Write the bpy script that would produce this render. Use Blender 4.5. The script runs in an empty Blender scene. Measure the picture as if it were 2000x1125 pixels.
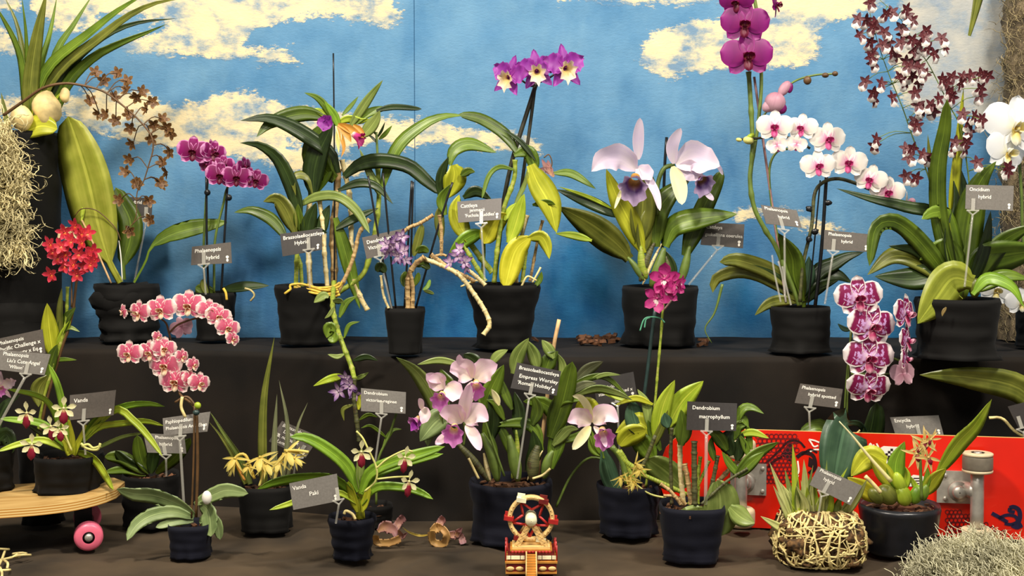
import bpy, math, random
from mathutils import Vector, Matrix, Euler, noise
C = bpy.context.scene.collection
PI = math.pi
# ------------------------------------------------------------ camera, light, exposure
PITCH = math.atan((562.5 - 428) / 2500)
CAMZ = 0.572
cam = bpy.data.objects.new('camera', bpy.data.cameras.new('camera'))
C.objects.link(cam)
cam.location = (0, -2.5, CAMZ)
cam.rotation_euler = (PI / 2 - PITCH, 0, 0)
cam.data.lens = 45; cam.data.sensor_width = 36; cam.data.clip_start = 0.05
bpy.context.scene.camera = cam
W = bpy.data.worlds.new('world'); bpy.context.scene.world = W; W.use_nodes = True
W.node_tree.nodes['Background'].inputs[0].default_value = (1.0, 0.93, 0.85, 1)
W.node_tree.nodes['Background'].inputs[1].default_value = 0.23
def area(name, loc, aim, power, size, col):
    l = bpy.data.lights.new(name, 'AREA'); l.energy = power; l.size = size; l.color = col
    o = bpy.data.objects.new(name, l); C.objects.link(o); o.location = loc
    o.rotation_euler = (Vector(aim) - Vector(loc)).to_track_quat('-Z', 'Y').to_euler()
area('ceiling_lamp_left', (-1.0, -1.35, 2.35), (-0.3, -.1, 0.4), 64, 0.30, (1.0, 0.90, 0.76))
area('ceiling_lamp_right', (1.15, -1.3, 2.3), (0.4, -.1, 0.4), 56, 0.30, (1.0, 0.92, 0.80))
area('fill_light_front', (0.0, -2.3, 1.9), (0.0, 0.1, 0.4), 22, 0.5, (1.0, 0.93, 0.84))  # added soft fill from the front, not one of the ceiling lamps
vs = bpy.context.scene.view_settings
vs.view_transform = 'Standard'; vs.look = 'None'; vs.exposure = 0.08; vs.gamma = 1; vs.use_curve_mapping = False
bpy.context.scene.cycles.max_bounces = 6
bpy.context.scene.cycles.transparent_max_bounces = 12
# ------------------------------------------------------------ projection helpers (pixels of the 2000x1125 frame)
_cp, _sp = math.cos(PITCH), math.sin(PITCH)
def at(px, py, Y):
    rx = (px - 1000) / 2500.0; ry = -(py - 562.5) / 2500.0
    d = Vector((rx, _cp + ry * _sp, -_sp + ry * _cp))
    t = (Y + 2.5) / d.y
    return Vector((0, -2.5, CAMZ)) + d * t
def onz(px, py, z):
    rx = (px - 1000) / 2500.0; ry = -(py - 562.5) / 2500.0
    d = Vector((rx, _cp + ry * _sp, -_sp + ry * _cp))
    t = (z - CAMZ) / d.z
    return Vector((0, -2.5, CAMZ)) + d * t
def S(Y): return (Y + 2.5) / 2500.0
R = random.Random(7)
SHELF = 0.31
# ------------------------------------------------------------ materials
def lin(c):
    r = []
    for v in c:
        v = v / 255.0
        r.append(v / 12.92 if v <= 0.04045 else ((v + 0.055) / 1.055) ** 2.4)
    return (*r, 1)
class NT:
    def __init__(s, name):
        m = bpy.data.materials.new(name); m.use_nodes = True
        s.m = m; s.t = m.node_tree; s.b = s.t.nodes['Principled BSDF']; s.out = s.t.nodes['Material Output']
    def n(s, typ, **kw):
        nd = s.t.nodes.new(typ)
        for k, v in kw.items(): setattr(nd, k, v)
        return nd
    def l(s, a, b): s.t.links.new(a, b)
    def math(s, op, a, b=None, clamp=False):
        nd = s.n('ShaderNodeMath', operation=op, use_clamp=clamp)
        for i, v in enumerate((a, b)):
            if v is None: continue
            if isinstance(v, (int, float)): nd.inputs[i].default_value = v
            else: s.l(v, nd.inputs[i])
        return nd.outputs[0]
    def ramp(s, fac, stops):
        nd = s.n('ShaderNodeValToRGB'); s.l(fac, nd.inputs[0])
        cr = nd.color_ramp
        while len(cr.elements) < len(stops): cr.elements.new(0.5)
        for e, (p, c) in zip(cr.elements, stops): e.position = p; e.color = c if len(c) == 4 else lin(c)
        return nd.outputs[0]
    def mix(s, fac, a, b, typ='MIX'):
        nd = s.n('ShaderNodeMixRGB', blend_type=typ)
        for i, v in enumerate((fac, a, b)):
            if isinstance(v, (int, float)): nd.inputs[i].default_value = v
            elif isinstance(v, tuple): nd.inputs[i].default_value = v if len(v) == 4 else lin(v)
            else: s.l(v, nd.inputs[i])
        return nd.outputs[0]
    def noise(s, scale, detail=3, vec=None, rough=0.5):
        nd = s.n('ShaderNodeTexNoise'); nd.inputs['Scale'].default_value = scale; nd.inputs['Detail'].default_value = detail
        nd.inputs['Roughness'].default_value = rough
        if vec is not None: s.l(vec, nd.inputs['Vector'])
        return nd.outputs['Fac']
    def obj(s): return s.n('ShaderNodeTexCoord').outputs['Object']
    def uv(s):
        u = s.n('ShaderNodeUVMap', uv_map='uv'); x = s.n('ShaderNodeSeparateXYZ'); s.l(u.outputs[0], x.inputs[0])
        return u.outputs[0], x.outputs[0], x.outputs[1]
    def bump(s, h, strength, dist=0.002):
        nd = s.n('ShaderNodeBump'); nd.inputs['Strength'].default_value = strength; nd.inputs['Distance'].default_value = dist
        s.l(h, nd.inputs['Height']); s.l(nd.outputs[0], s.b.inputs['Normal'])
    def set(s, **kw):
        for k, v in kw.items():
            i = s.b.inputs[k.replace('_', ' ')]
            i.default_value = (v if len(v) == 4 else lin(v)) if isinstance(v, tuple) else v
        return s
def sc(v, sx, sy, t, sz=1):
    nd = t.n('ShaderNodeMapping'); nd.inputs['Scale'].default_value = (sx, sy, sz); t.l(v, nd.inputs[0]); return nd.outputs[0]
def leaf_mat(name, c1, c2, rough=0.38, vein=0.35, tipc=None):
    t = NT(name); u, x, y = t.uv()
    n1 = t.noise(22, 3, t.obj())
    n2 = t.noise(1.0, 2, sc(u, 14, 1.2, t))
    f = t.math('ADD', t.math('MULTIPLY', n1, 0.65), t.math('MULTIPLY', n2, 0.5))
    col = t.ramp(f, [(0.38, c1), (0.74, c2)])
    mid = t.math('ABSOLUTE', t.math('SUBTRACT', x, 0.5))
    rib = t.math('GREATER_THAN', t.math('ADD', mid, 0.0), 0.03)
    col = t.mix(t.math('MULTIPLY', t.math('SUBTRACT', 1.0, rib), vein), col, tuple(min(255, int(a * 1.25 + 14)) for a in c2))
    if tipc:
        col = t.mix(t.math('MULTIPLY', t.math('SUBTRACT', y, 0.55, True), 2.0, True), col, tipc)
    t.l(col, t.b.inputs['Base Color']); t.set(Roughness=rough)
    t.bump(n2, 0.25, 0.001)
    tr = t.n('ShaderNodeBsdfTranslucent'); t.l(col, tr.inputs[0])
    mx = t.n('ShaderNodeMixShader'); mx.inputs[0].default_value = 0.16
    t.l(t.b.outputs[0], mx.inputs[1]); t.l(tr.outputs[0], mx.inputs[2]); t.l(mx.outputs[0], t.out.inputs[0])
    return t.m
def petal_mat(name, stops, vein=0.25, veinc=None, spots=None, rough=0.5, trans=0.25, size=30):
    """stops over e = 0 (base, middle) .. 1 (rim and tip)"""
    t = NT(name); u, x, y = t.uv()
    ax = t.math('MULTIPLY', t.math('ABSOLUTE', t.math('SUBTRACT', x, 0.5)), 2.0)
    ax = t.math('POWER', ax, 2.0)
    e = t.math('MAXIMUM', ax, y)
    nz = t.noise(size * 3, 2, t.obj())
    e = t.math('ADD', e, t.math('MULTIPLY', t.math('SUBTRACT', nz, 0.5), 0.18))
    col = t.ramp(e, stops)
    if veinc:
        w = t.noise(1.0, 2, sc(u, 26, 1.0, t))
        w = t.math('MULTIPLY', t.math('SUBTRACT', w, 0.5, True), 6.0, True)
        col = t.mix(t.math('MULTIPLY', w, vein), col, veinc)
    if spots:
        s1 = t.noise(size * 4.5, 3, t.obj())
        s1 = t.math('MULTIPLY', t.math('SUBTRACT', s1, 0.50, True), 14.0, True)
        inn = t.math('LESS_THAN', e, spots[1])
        col = t.mix(t.math('MULTIPLY', s1, inn), col, spots[0])
    t.l(col, t.b.inputs['Base Color']); t.set(Roughness=rough)
    tr = t.n('ShaderNodeBsdfTranslucent'); t.l(col, tr.inputs[0])
    mx = t.n('ShaderNodeMixShader'); mx.inputs[0].default_value = trans
    t.l(t.b.outputs[0], mx.inputs[1]); t.l(tr.outputs[0], mx.inputs[2]); t.l(mx.outputs[0], t.out.inputs[0])
    return t.m
def plain(name, c, rough=0.5, metal=0, var=0.12, scale=60, bump=0.0, coat=0, sheen=0):
    t = NT(name); n = t.noise(scale, 3, t.obj())
    d = tuple(int(v * (1 - var)) for v in c); b = tuple(min(255, int(v * (1 + var))) for v in c)
    t.l(t.ramp(n, [(0.3, d), (0.7, b)]), t.b.inputs['Base Color']); t.set(Roughness=rough, Metallic=metal)
    if coat: t.set(Coat_Weight=coat)
    if sheen: t.set(Sheen_Weight=sheen)
    if bump: t.bump(n, bump, 0.002)
    return t.m
M = {}
LG = dict(
 g=((44, 64, 12), (96, 118, 30)), dk=((18, 34, 12), (54, 74, 28)), ol=((74, 84, 26), (128, 132, 52)),
 lime=((138, 166, 26), (196, 214, 70)), br=((92, 130, 28), (140, 178, 50)), lt=((98, 120, 48), (150, 166, 88)),
 yel=((176, 176, 22), (224, 218, 60)), yl=((150, 158, 28), (196, 198, 54)), gy=((86, 92, 62), (138, 142, 104)),
 mot=((94, 118, 66), (154, 172, 112)), big=((136, 148, 40), (182, 184, 76)), bl=((40, 66, 48), (74, 104, 76)),
 md=((66, 94, 20), (120, 146, 44)), tan=((120, 98, 52), (170, 146, 92)))
for k, (a, b) in LG.items(): M[k] = leaf_mat('leaf_' + k, a, b)
def nodecane(name, c1, c2, c3):
    t = NT(name); u, x, y = t.uv()
    n1 = t.noise(1, 2, sc(u, 1, 30, t)); n2 = t.noise(90, 3, t.obj())
    col = t.ramp(n1, [(0.35, c1), (0.62, c2)])
    col = t.mix(t.math('MULTIPLY', t.math('GREATER_THAN', n2, 0.6), 0.6), col, c3)
    t.l(col, t.b.inputs['Base Color']); t.set(Roughness=0.55); t.bump(n2, 0.4); return t.m
M['cane'] = nodecane('dry_cane', (206, 184, 120), (226, 212, 160), (128, 98, 58))
M['tcane'] = nodecane('brown_cane', (160, 126, 78), (196, 166, 112), (86, 62, 40))
M['gcane'] = nodecane('green_cane', (110, 130, 30), (156, 170, 58), (176, 170, 90))
M['dcane'] = nodecane('dark_cane', (52, 56, 30), (92, 92, 52), (60, 34, 22))
M['stem_g'] = plain('green_stem', (96, 116, 48), 0.45)
M['stem_d'] = plain('dark_stem', (46, 44, 28), 0.45)
M['stem_b'] = plain('brown_stem', (92, 66, 36), 0.5)
M['stem_y'] = plain('yellow_stem', (206, 204, 118), 0.5)
M['stem_p'] = plain('mauve_stem', (150, 112, 112), 0.5)
M['root'] = plain('pale_root', (214, 196, 134), 0.6, var=0.2)
M['rooty'] = plain('yellow_root', (214, 178, 66), 0.6, var=0.2)
M['stake'] = plain('black_stake', (22, 24, 26), 0.35)
M['gstake'] = plain('green_stake', (38, 58, 56), 0.4)
M['wood'] = plain('pale_wood', (206, 168, 118), 0.6)
M['tie'] = plain('green_tie', (96, 176, 140), 0.5)
M['bark'] = plain('bark', (78, 50, 30), 0.8, var=0.5, scale=70, bump=0.6)
M['moss'] = plain('dry_moss', (206, 194, 146), 0.8, var=0.2, scale=14)
M['cork'] = plain('cork_bark', (92, 80, 62), 0.85, var=0.4, scale=40, bump=0.8)
M['rootsoil'] = plain('root_soil', (74, 54, 30), 0.9, var=0.75, scale=130, bump=1.0)
M['moss2'] = plain('pale_moss', (208, 204, 172), 0.8, var=0.2, scale=12)
M['moss3'] = plain('grey_moss', (146, 132, 98), 0.8, var=0.3, scale=12)
M['papery'] = plain('papery_sheath', (212, 190, 132), 0.6, var=0.2, scale=30, bump=0.4)
M['plast'] = plain('black_plastic', (26, 27, 32), 0.32, var=0.1)
def cloth_mat(name, c, sheen, c2=None):
    t = NT(name); o = t.obj()
    n = t.noise(900, 2, o); n2 = t.noise(6, 3, o)
    t.l(t.ramp(n2, [(0.3, c), (0.75, c2 or tuple(int(v * 1.3) for v in c))]), t.b.inputs['Base Color'])
    t.set(Roughness=0.85, Sheen_Weight=sheen, Sheen_Roughness=0.4, Specular_IOR_Level=0.25)
    t.bump(n, 0.25, 0.0006); return t.m
M['cloth'] = cloth_mat('black_cloth', (11, 10, 9), 0.02)
M['navy'] = cloth_mat('navy_cloth', (11, 13, 24), 0.02)
M['stage'] = cloth_mat('stage_cloth_shaded', (16, 13, 10), 0.02, (36, 29, 22)); M['table'] = cloth_mat('table_cloth_lit', (42, 35, 26), 0.05, (82, 68, 50))  # one cloth; shelf shade and overhead light on the table are coloured in
t = NT('clear_plastic'); t.set(Base_Color=(214, 212, 200), Roughness=0.12, Alpha=0.3, Specular_IOR_Level=0.9); M['clear'] = t.m
M['card'] = plain('label_card', (84, 78, 72), 0.34, var=0.05, scale=300)
M['cardd'] = plain('dark_label_card', (50, 46, 44), 0.4, var=0.05, scale=300)
M['cardglare'] = plain('glare_label_card', (112, 108, 102), 0.3, var=0.05, scale=300)  # same dark card, made paler in its colour to stand for glare
M['white'] = plain('white_lettering', (238, 234, 222), 0.5, var=0.02)
# petals
PM = dict(
 phmag=petal_mat('magenta_rimmed_petal', [(0.0, (110, 6, 60)), (0.5, (132, 10, 92)), (0.76, (150, 18, 108)), (0.86, (226, 150, 204))], veinc=(110, 6, 80), size=3),
 phpur=petal_mat('purple_petal', [(0.0, (140, 12, 104)), (0.5, (120, 6, 98)), (0.97, (148, 26, 124))], vein=0.3, veinc=(120, 6, 104), size=3),
 phwht=petal_mat('white_pink_petal', [(0.0, (206, 90, 150)), (0.28, (236, 190, 208)), (0.5, (244, 234, 220)), (0.95, (248, 244, 236))], vein=0.12, veinc=(236, 200, 216), size=3),
 phpink=petal_mat('pink_petal', [(0.0, (196, 62, 100)), (0.35, (212, 92, 124)), (0.66, (222, 112, 140)), (0.8, (250, 230, 220))], vein=0.5, veinc=(204, 80, 116), size=3),
 phharl=petal_mat('harlequin_petal', [(0.0, (246, 236, 240)), (0.22, (222, 180, 220)), (0.36, (140, 18, 84)), (0.74, (136, 18, 76)), (0.82, (250, 238, 236))], vein=0.0, spots=((216, 170, 226), 0.60), size=3),
 phpure=petal_mat('pure_white_petal', [(0.0, (226, 226, 190)), (0.3, (240, 241, 240)), (1, (248, 249, 250))], vein=0.0, size=3),
 phback=petal_mat('mauve_back_petal', [(0.0, (170, 110, 130)), (0.6, (206, 160, 176)), (1, (222, 184, 196))], veinc=(160, 96, 128), size=3),
 brown=petal_mat('brown_petal', [(0.0, (150, 104, 60)), (0.5, (92, 58, 30)), (1, (160, 122, 66))]),
 burg=petal_mat('burgundy_petal', [(0.0, (130, 60, 60)), (0.5, (74, 16, 28)), (1, (104, 40, 48))]),
 red=petal_mat('red_petal', [(0.0, (226, 90, 60)), (0.5, (204, 34, 60)), (1, (222, 72, 94))]),
 cream=petal_mat('cream_petal', [(0.0, (240, 232, 160)), (1, (242, 236, 190))]),
 crm2=petal_mat('cream_green_petal', [(0.0, (214, 206, 96)), (1, (232, 226, 150))]),
 lav=petal_mat('pale_lavender_petal', [(0.0, (228, 214, 214)), (0.5, (218, 200, 222)), (1, (232, 214, 226))], vein=0.25, veinc=(200, 176, 210)),
 pnk=petal_mat('pale_pink_petal', [(0.0, (246, 234, 204)), (0.45, (246, 224, 222)), (1, (240, 200, 226))], vein=0.3, veinc=(226, 176, 208)),
 vio=petal_mat('violet_petal', [(0.0, (150, 50, 150)), (0.5, (134, 34, 146)), (1, (168, 66, 170))], veinc=(120, 20, 130)),
 star=petal_mat('violet_white_petal', [(0.0, (238, 226, 220)), (0.45, (200, 164, 200)), (0.8, (112, 72, 136)), (1, (96, 60, 120))]),
 mag=petal_mat('magenta_petal', [(0.0, (250, 220, 210)), (0.3, (206, 60, 140)), (1, (170, 24, 110))], veinc=(130, 8, 80)),
 yelp=petal_mat('yellow_petal', [(0.0, (226, 190, 70)), (1, (234, 220, 124))]),
 oran=petal_mat('orange_petal', [(0.0, (206, 150, 50)), (1, (222, 158, 72))]),
 dry=petal_mat('dry_petal', [(0.0, (196, 150, 96)), (0.5, (190, 140, 128)), (1, (150, 104, 112))], veinc=(150, 100, 80)),
 dryt=petal_mat('dry_tan_petal', [(0.0, (200, 160, 90)), (1, (206, 160, 100))], veinc=(150, 110, 60)),
 encp=petal_mat('spider_petal', [(0.0, (150, 50, 60)), (0.3, (226, 200, 110)), (1, (240, 214, 150))]),
)
M.update(PM)
def lipm(n, *st): return petal_mat(n, list(st))
M['l_mag'] = lipm('dark_magenta_lip', (0.0, (210, 130, 100)), (0.35, (96, 6, 40)), (1, (110, 6, 52)))
M['l_pink'] = lipm('pink_lip', (0.0, (190, 30, 100)), (0.6, (200, 60, 130)), (1, (220, 120, 170)))
M['l_or'] = lipm('orange_cream_lip', (0.0, (120, 30, 20)), (0.35, (190, 96, 40)), (0.6, (244, 210, 170)), (1, (250, 230, 200)))
M['l_wy'] = lipm('yellow_white_lip', (0.0, (216, 170, 40)), (0.5, (232, 216, 130)), (1, (246, 244, 230)))
M['l_har'] = lipm('wine_lip', (0.0, (110, 10, 40)), (0.6, (170, 30, 90)), (1, (240, 180, 200)))
M['l_cat'] = lipm('violet_lip', (0.0, (240, 196, 90)), (0.25, (240, 214, 196)), (0.55, (206, 96, 186)), (1, (222, 140, 208)))
M['l_lav'] = lipm('indigo_lip', (0.0, (200, 150, 60)), (0.35, (140, 90, 60)), (0.6, (96, 58, 128)), (0.95, (204, 178, 216)))
M['l_crm'] = lipm('cream_lip', (0.0, (220, 180, 90)), (0.6, (240, 220, 150)), (1, (244, 224, 206)))
M['l_van'] = lipm('crimson_lip', (0.0, (236, 224, 140)), (0.3, (150, 24, 50)), (1, (110, 10, 34)))
M['l_redy'] = lipm('red_orange_lip', (0.0, (244, 190, 60)), (0.35, (226, 70, 50)), (1, (206, 30, 56)))
M['l_wht'] = lipm('white_lip', (0.0, (200, 120, 140)), (0.3, (240, 226, 220)), (1, (248, 240, 232)))
# ------------------------------------------------------------ mesh builder
class MB:
    def __init__(s): s.v = []; s.f = []; s.uv = []; s.mi = []; s.k = 0
    def add(s, vs, fs, uvs=None):
        o = len(s.v); s.v += [Vector(p) for p in vs]; s.uv += (uvs or [(0.5, 0.5)] * len(vs))
        s.f += [tuple(i + o for i in f) for f in fs]; s.mi += [s.k] * len(fs)
    def mesh(s, name, mats, org=Vector((0, 0, 0)), smooth=True):
        me = bpy.data.meshes.new(name)
        me.from_pydata([tuple(p - org) for p in s.v], [], s.f); me.update()
        for m in (mats if isinstance(mats, (list, tuple)) else [mats]): me.materials.append(M[m] if isinstance(m, str) else m)
        ul = me.uv_layers.new(name='uv'); li = [0] * len(me.loops); me.loops.foreach_get('vertex_index', li)
        fl = []
        for i in li: fl += s.uv[i]
        ul.data.foreach_set('uv', fl)
        me.polygons.foreach_set('material_index', s.mi)
        me.polygons.foreach_set('use_smooth', [smooth] * len(s.f)); me.update()
        return me
def link(name, me, parent=None, loc=None):
    o = bpy.data.objects.new(name, me); C.objects.link(o)
    if parent: o.parent = parent
    if loc: o.location = loc
    return o
def crom(P, n):
    P = [Vector(p) for p in P]
    if len(P) == 2: return [P[0].lerp(P[1], i / n) for i in range(n + 1)]
    Q = [P[0] * 2 - P[1]] + P + [P[-1] * 2 - P[-2]]
    seg = len(P) - 1; L = [(P[i + 1] - P[i]).length for i in range(seg)]; T = sum(L) or 1e-6
    out = []
    for i in range(n + 1):
        d = T * i / n; k = 0
        while k < seg - 1 and d > L[k]: d -= L[k]; k += 1
        u = min(1, d / (L[k] or 1e-6)); a, b, c, e = Q[k:k + 4]
        out.append(0.5 * ((2 * b) + (c - a) * u + (2 * a - 5 * b + 4 * c - e) * u * u + (3 * b - a - 3 * c + e) * u ** 3))
    return out
PROF = {
 'lance': lambda t: max(0.0, max(0.28 * (1 - t), math.sin(PI * t ** 0.8)) ** 0.8),
 'strap': lambda t: min(1, .4 + 2.5 * t) * (1 - t ** 5) ** 0.55,
 'oval': lambda t: .14 if t < .15 else max(.14 if t < .3 else 0, math.sqrt(max(0, 1 - (2 * (t - .15) / .85 - 1) ** 2))),
 'ovl': lambda t: max(.25 if t < .3 else 0, math.sqrt(max(0, 1 - (2 * t - 1) ** 2))),
 'blade': lambda t: (1 - t ** 2.4) * (0.8 + 0.2 * min(1, t * 4)),
 'spoon': lambda t: .14 + .86 * math.sin(PI * max(0, (t - .35) / .65) ** .9) ** .7 if t > .35 else .14,
 'late': lambda t: .12 if t < .6 else .12 + .88 * math.sin(PI * ((t - .6) / .4) ** .8) ** .55,
 'sep': lambda t: max(.2 if t < .2 else 0, math.sin(PI * min(1, t) ** .95) ** .5), 'uni': lambda t: 1.0, 'pet': lambda t: max(.18 if t < .3 else 0, math.sin(PI * t ** .85) ** .75),
 'bulb': lambda t: .35 + .65 * math.sin(PI * t ** .8), 'bulbp': lambda t: .3 + .7 * math.sin(PI * t ** .7) if t < .9 else .3 + .7 * math.sin(PI * t ** .7) * .9,
 'taper': lambda t: 1 - .75 * t}
def ribbon(mb, pts, w, kind='lance', n=14, fold=0.22, roll=0.0, thick=0.0008, cols=5, ruf=0.0, rk=9, curl=0.0):
    cs = crom(pts, n); pf = PROF[kind]; V = Vector((0, 1, 0)); top = []; bot = []; uv = []
    ph = R.random() * 6
    for i, c in enumerate(cs):
        t = i / n
        T = (cs[min(n, i + 1)] - cs[max(0, i - 1)]).normalized()
        sd = T.cross(V)
        if sd.length < 0.15: sd = T.cross(Vector((0, 0.3, 1)))
        sd.normalize()
        if i and sd.dot(psd) < 0: sd = -sd
        psd = sd; N = sd.cross(T).normalized()
        if i == 0: flip = N.y > 0
        if flip: N = -N; psd = sd; sd_ = -sd
        else: sd_ = sd
        sd = sd_
        r = roll if not callable(roll) else roll(t)
        sd2 = sd * math.cos(r) + N * math.sin(r); N2 = N * math.cos(r) - sd * math.sin(r)
        hw = w * 0.5 * max(0.004, pf(t)) / max(0.5, math.cos(r))
        for j in range(cols):
            u = -1 + 2 * j / (cols - 1)
            o = sd2 * hw * u + N2 * (abs(u) ** 1.3 * fold * hw - fold * hw * 0.4 + curl * hw * u)
            if ruf: o += N2 * ruf * hw * abs(u) ** 2 * math.sin(rk * t * PI + ph + (0 if u > 0 else 1.7)) + sd2 * u * ruf * .4 * hw * math.sin(rk * 1.3 * t * PI + ph)
            top.append(c + o); uv.append(((u + 1) / 2, t))
            bot.append((c + o - N2 * thick * (1 - u * u) * (1 if 0 < i < n else .3)) if 0 < j < cols - 1 else None)
    f = []
    for i in range(n):
        for j in range(cols - 1):
            a = i * cols + j; f.append((a, a + 1, a + cols + 1, a + cols))
    vs = list(top); u2 = list(uv)
    if thick > 0.0003:
        idx = {}
        for k, b in enumerate(bot):
            if b is None: idx[k] = k
            else: idx[k] = len(vs); vs.append(b); u2.append(uv[k])
        for i in range(n):
            for j in range(cols - 1):
                a = i * cols + j; f.append((idx[a + cols], idx[a + cols + 1], idx[a + 1], idx[a]))
    mb.add(vs, f, u2)
def tube(mb, pts, r, n=None, sides=6, prof=None, nodes=0, cap=True):
    n = n or max(4, 5 * (len(pts) - 1)); cs = crom(pts, n); vs = []; uv = []; f = []
    A = Vector((0.31, 0.9, 0.2)).normalized()
    for i, c in enumerate(cs):
        t = i / n; T = (cs[min(n, i + 1)] - cs[max(0, i - 1)]).normalized()
        a = T.cross(A); a = a.normalized() if a.length > 1e-4 else T.orthogonal().normalized(); b = T.cross(a)
        rr = r * (PROF[prof](t) if prof else 1)
        if nodes: rr *= 1 + 0.28 * max(0, math.cos(t * nodes * 2 * PI)) ** 6
        for k in range(sides):
            q = 2 * PI * k / sides
            vs.append(c + a * rr * math.cos(q) + b * rr * math.sin(q)); uv.append((k / sides, t))
    for i in range(n):
        for k in range(sides):
            k2 = (k + 1) % sides; f.append((i * sides + k, i * sides + k2, (i + 1) * sides + k2, (i + 1) * sides + k))
    if cap: f.append(tuple(range(sides))[::-1]); f.append(tuple(n * sides + k for k in range(sides)))
    mb.add(vs, f, uv)
def ball(mb, c, rx, ry=None, rz=None, seg=10, ring=7, rot=None, nz=0.0, ns=30):
    ry = ry or rx; rz = rz or rx; vs = []; f = []; uv = []; c = Vector(c)
    for i in range(ring + 1):
        th = PI * i / ring
        for k in range(seg):
            p = 2 * PI * k / seg
            v = Vector((rx * math.sin(th) * math.cos(p), ry * math.sin(th) * math.sin(p), rz * math.cos(th)))
            if nz: v *= 1 + nz * noise.noise((c + v) * ns)
            if rot: v = rot @ v
            vs.append(c + v); uv.append((k / seg, i / ring))
    for i in range(ring):
        for k in range(seg):
            k2 = (k + 1) % seg; f.append((i * seg + k, (i + 1) * seg + k, (i + 1) * seg + k2, i * seg + k2))
    mb.add(vs, f, uv)
def lathe(mb, c, prof, seg=32, sq=0.0, wob=0.0, ws=14, axis=None, seed=0.0, hem=0.0):
    """prof: (r, z) list; sq squares the section, wob adds folds"""
    c = Vector(c); vs = []; f = []; uv = []
    for i, (r, z) in enumerate(prof):
        for k in range(seg):
            p = 2 * PI * k / seg; q = 1.0
            if sq: q = 1 + sq * (math.cos(4 * p) * -0.5 - 0.1)
            if hem and z < .03: q *= 1 + hem * (1 - z / .03) * (noise.noise(Vector((math.cos(p) * 2.2, math.sin(p) * 2.2, seed))) + .3 * math.sin(9 * p + seed))
            v = Vector((r * q * math.cos(p + PI / 4 * 0), r * q * math.sin(p), z))
            if wob:
                a = noise.noise(Vector((v.x * ws, v.y * ws, z * ws * 1.6 + seed))) + .5 * noise.noise(Vector((v.x * ws * 2.5, v.y * ws * 2.5, z * ws * 5 + seed)))
                v.x *= 1 + wob * a; v.y *= 1 + wob * a
                v.x += 0; v.z += wob * r * 0.35 * noise.noise(Vector((v.x * ws, v.y * ws, seed + 3)))
            if axis: v = axis @ v
            vs.append(c + v); uv.append((k / seg, i / max(1, len(prof) - 1)))
    for i in range(len(prof) - 1):
        for k in range(seg):
            k2 = (k + 1) % seg; f.append((i * seg + k, i * seg + k2, (i + 1) * seg + k2, (i + 1) * seg + k))
    mb.add(vs, f, uv)
def box(mb, c, sx, sy, sz, rot=None):
    c = Vector(c); vs = []
    for x in (-1, 1):
        for y in (-1, 1):
            for z in (-1, 1):
                v = Vector((x * sx / 2, y * sy / 2, z * sz / 2))
                if rot: v = rot @ v
                vs.append(c + v)
    mb.add(vs, [(0, 1, 3, 2), (4, 6, 7, 5), (0, 4, 5, 1), (2, 3, 7, 6), (0, 2, 6, 4), (1, 5, 7, 3)])
def tag(o, label, cat, group=None, kind=None):
    if label: o['label'] = label
    if cat: o['category'] = cat
    if group: o['group'] = group
    if kind: o['kind'] = kind
# ------------------------------------------------------------ flowers (local frame: faces -Y, up +Z, span about 1)
def petal(mb, ang, L, Wd, kind='pet', curl=0.0, cup=0.0, ruf=0.0, o=(0, 0, 0), fwd=0.0, n=8, cols=5, rk=7, ph=0.0):
    a = math.radians(ang); d = Vector((math.cos(a), -fwd, math.sin(a))).normalized()
    s = Vector((-math.sin(a), 0, math.cos(a))); nn = d.cross(s).normalized()
    if nn.y > 0: nn = -nn
    pf = PROF[kind]; vs = []; uv = []; f = []
    for i in range(n + 1):
        t = i / n; w = Wd / 2 * max(.01, pf(t))
        for j in range(cols):
            u = -1 + 2 * j / (cols - 1)
            p = Vector(o) + d * L * t + s * w * u + nn * (-curl * L * t * t + cup * Wd * u * u)
            if ruf: p += nn * ruf * Wd * abs(u) ** 2 * t ** .5 * math.sin(rk * t * PI + ph + (2 if u > 0 else 0)) + s * u * ruf * .4 * Wd * math.sin(rk * t * PI * 1.4 + ph)
            vs.append(p); uv.append(((u + 1) / 2, t))
    for i in range(n):
        for j in range(cols - 1):
            k = i * cols + j; f.append((k, k + 1, k + cols + 1, k + cols))
    mb.add(vs, f, uv)
def funnel(mb, o, d, L, r0, r1, ruf=0.25, seg=20, n=7, low=0.35, flare=2.2):
    d = Vector(d).normalized(); a = d.cross(Vector((0, 0, 1))).normalized(); b = a.cross(d).normalized(); vs = []; uv = []; f = []
    for i in range(n + 1):
        t = i / n; r = r0 + (r1 - r0) * t ** flare
        for k in range(seg + 1):
            p = 2 * PI * k / seg
            q = r * (1 + (ruf * math.sin(7 * p) * t ** 3)); lo = 1 + low * t * max(0, -math.sin(p))
            v = Vector(o) + d * (L * t * (1 - .25 * t * (1 + math.sin(p)) * .5) + ruf * r1 * .5 * t ** 3 * math.cos(9 * p)) + a * q * math.cos(p) + b * q * math.sin(p) * lo
            vs.append(v); uv.append((.5, t))
    for i in range(n):
        for k in range(seg):
            q = i * (seg + 1) + k; f.append((q, q + 1, q + seg + 2, q + seg + 1))
    mb.add(vs, f, uv)
def fparts(*parts): return parts        # (name, mesh, label)
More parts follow.
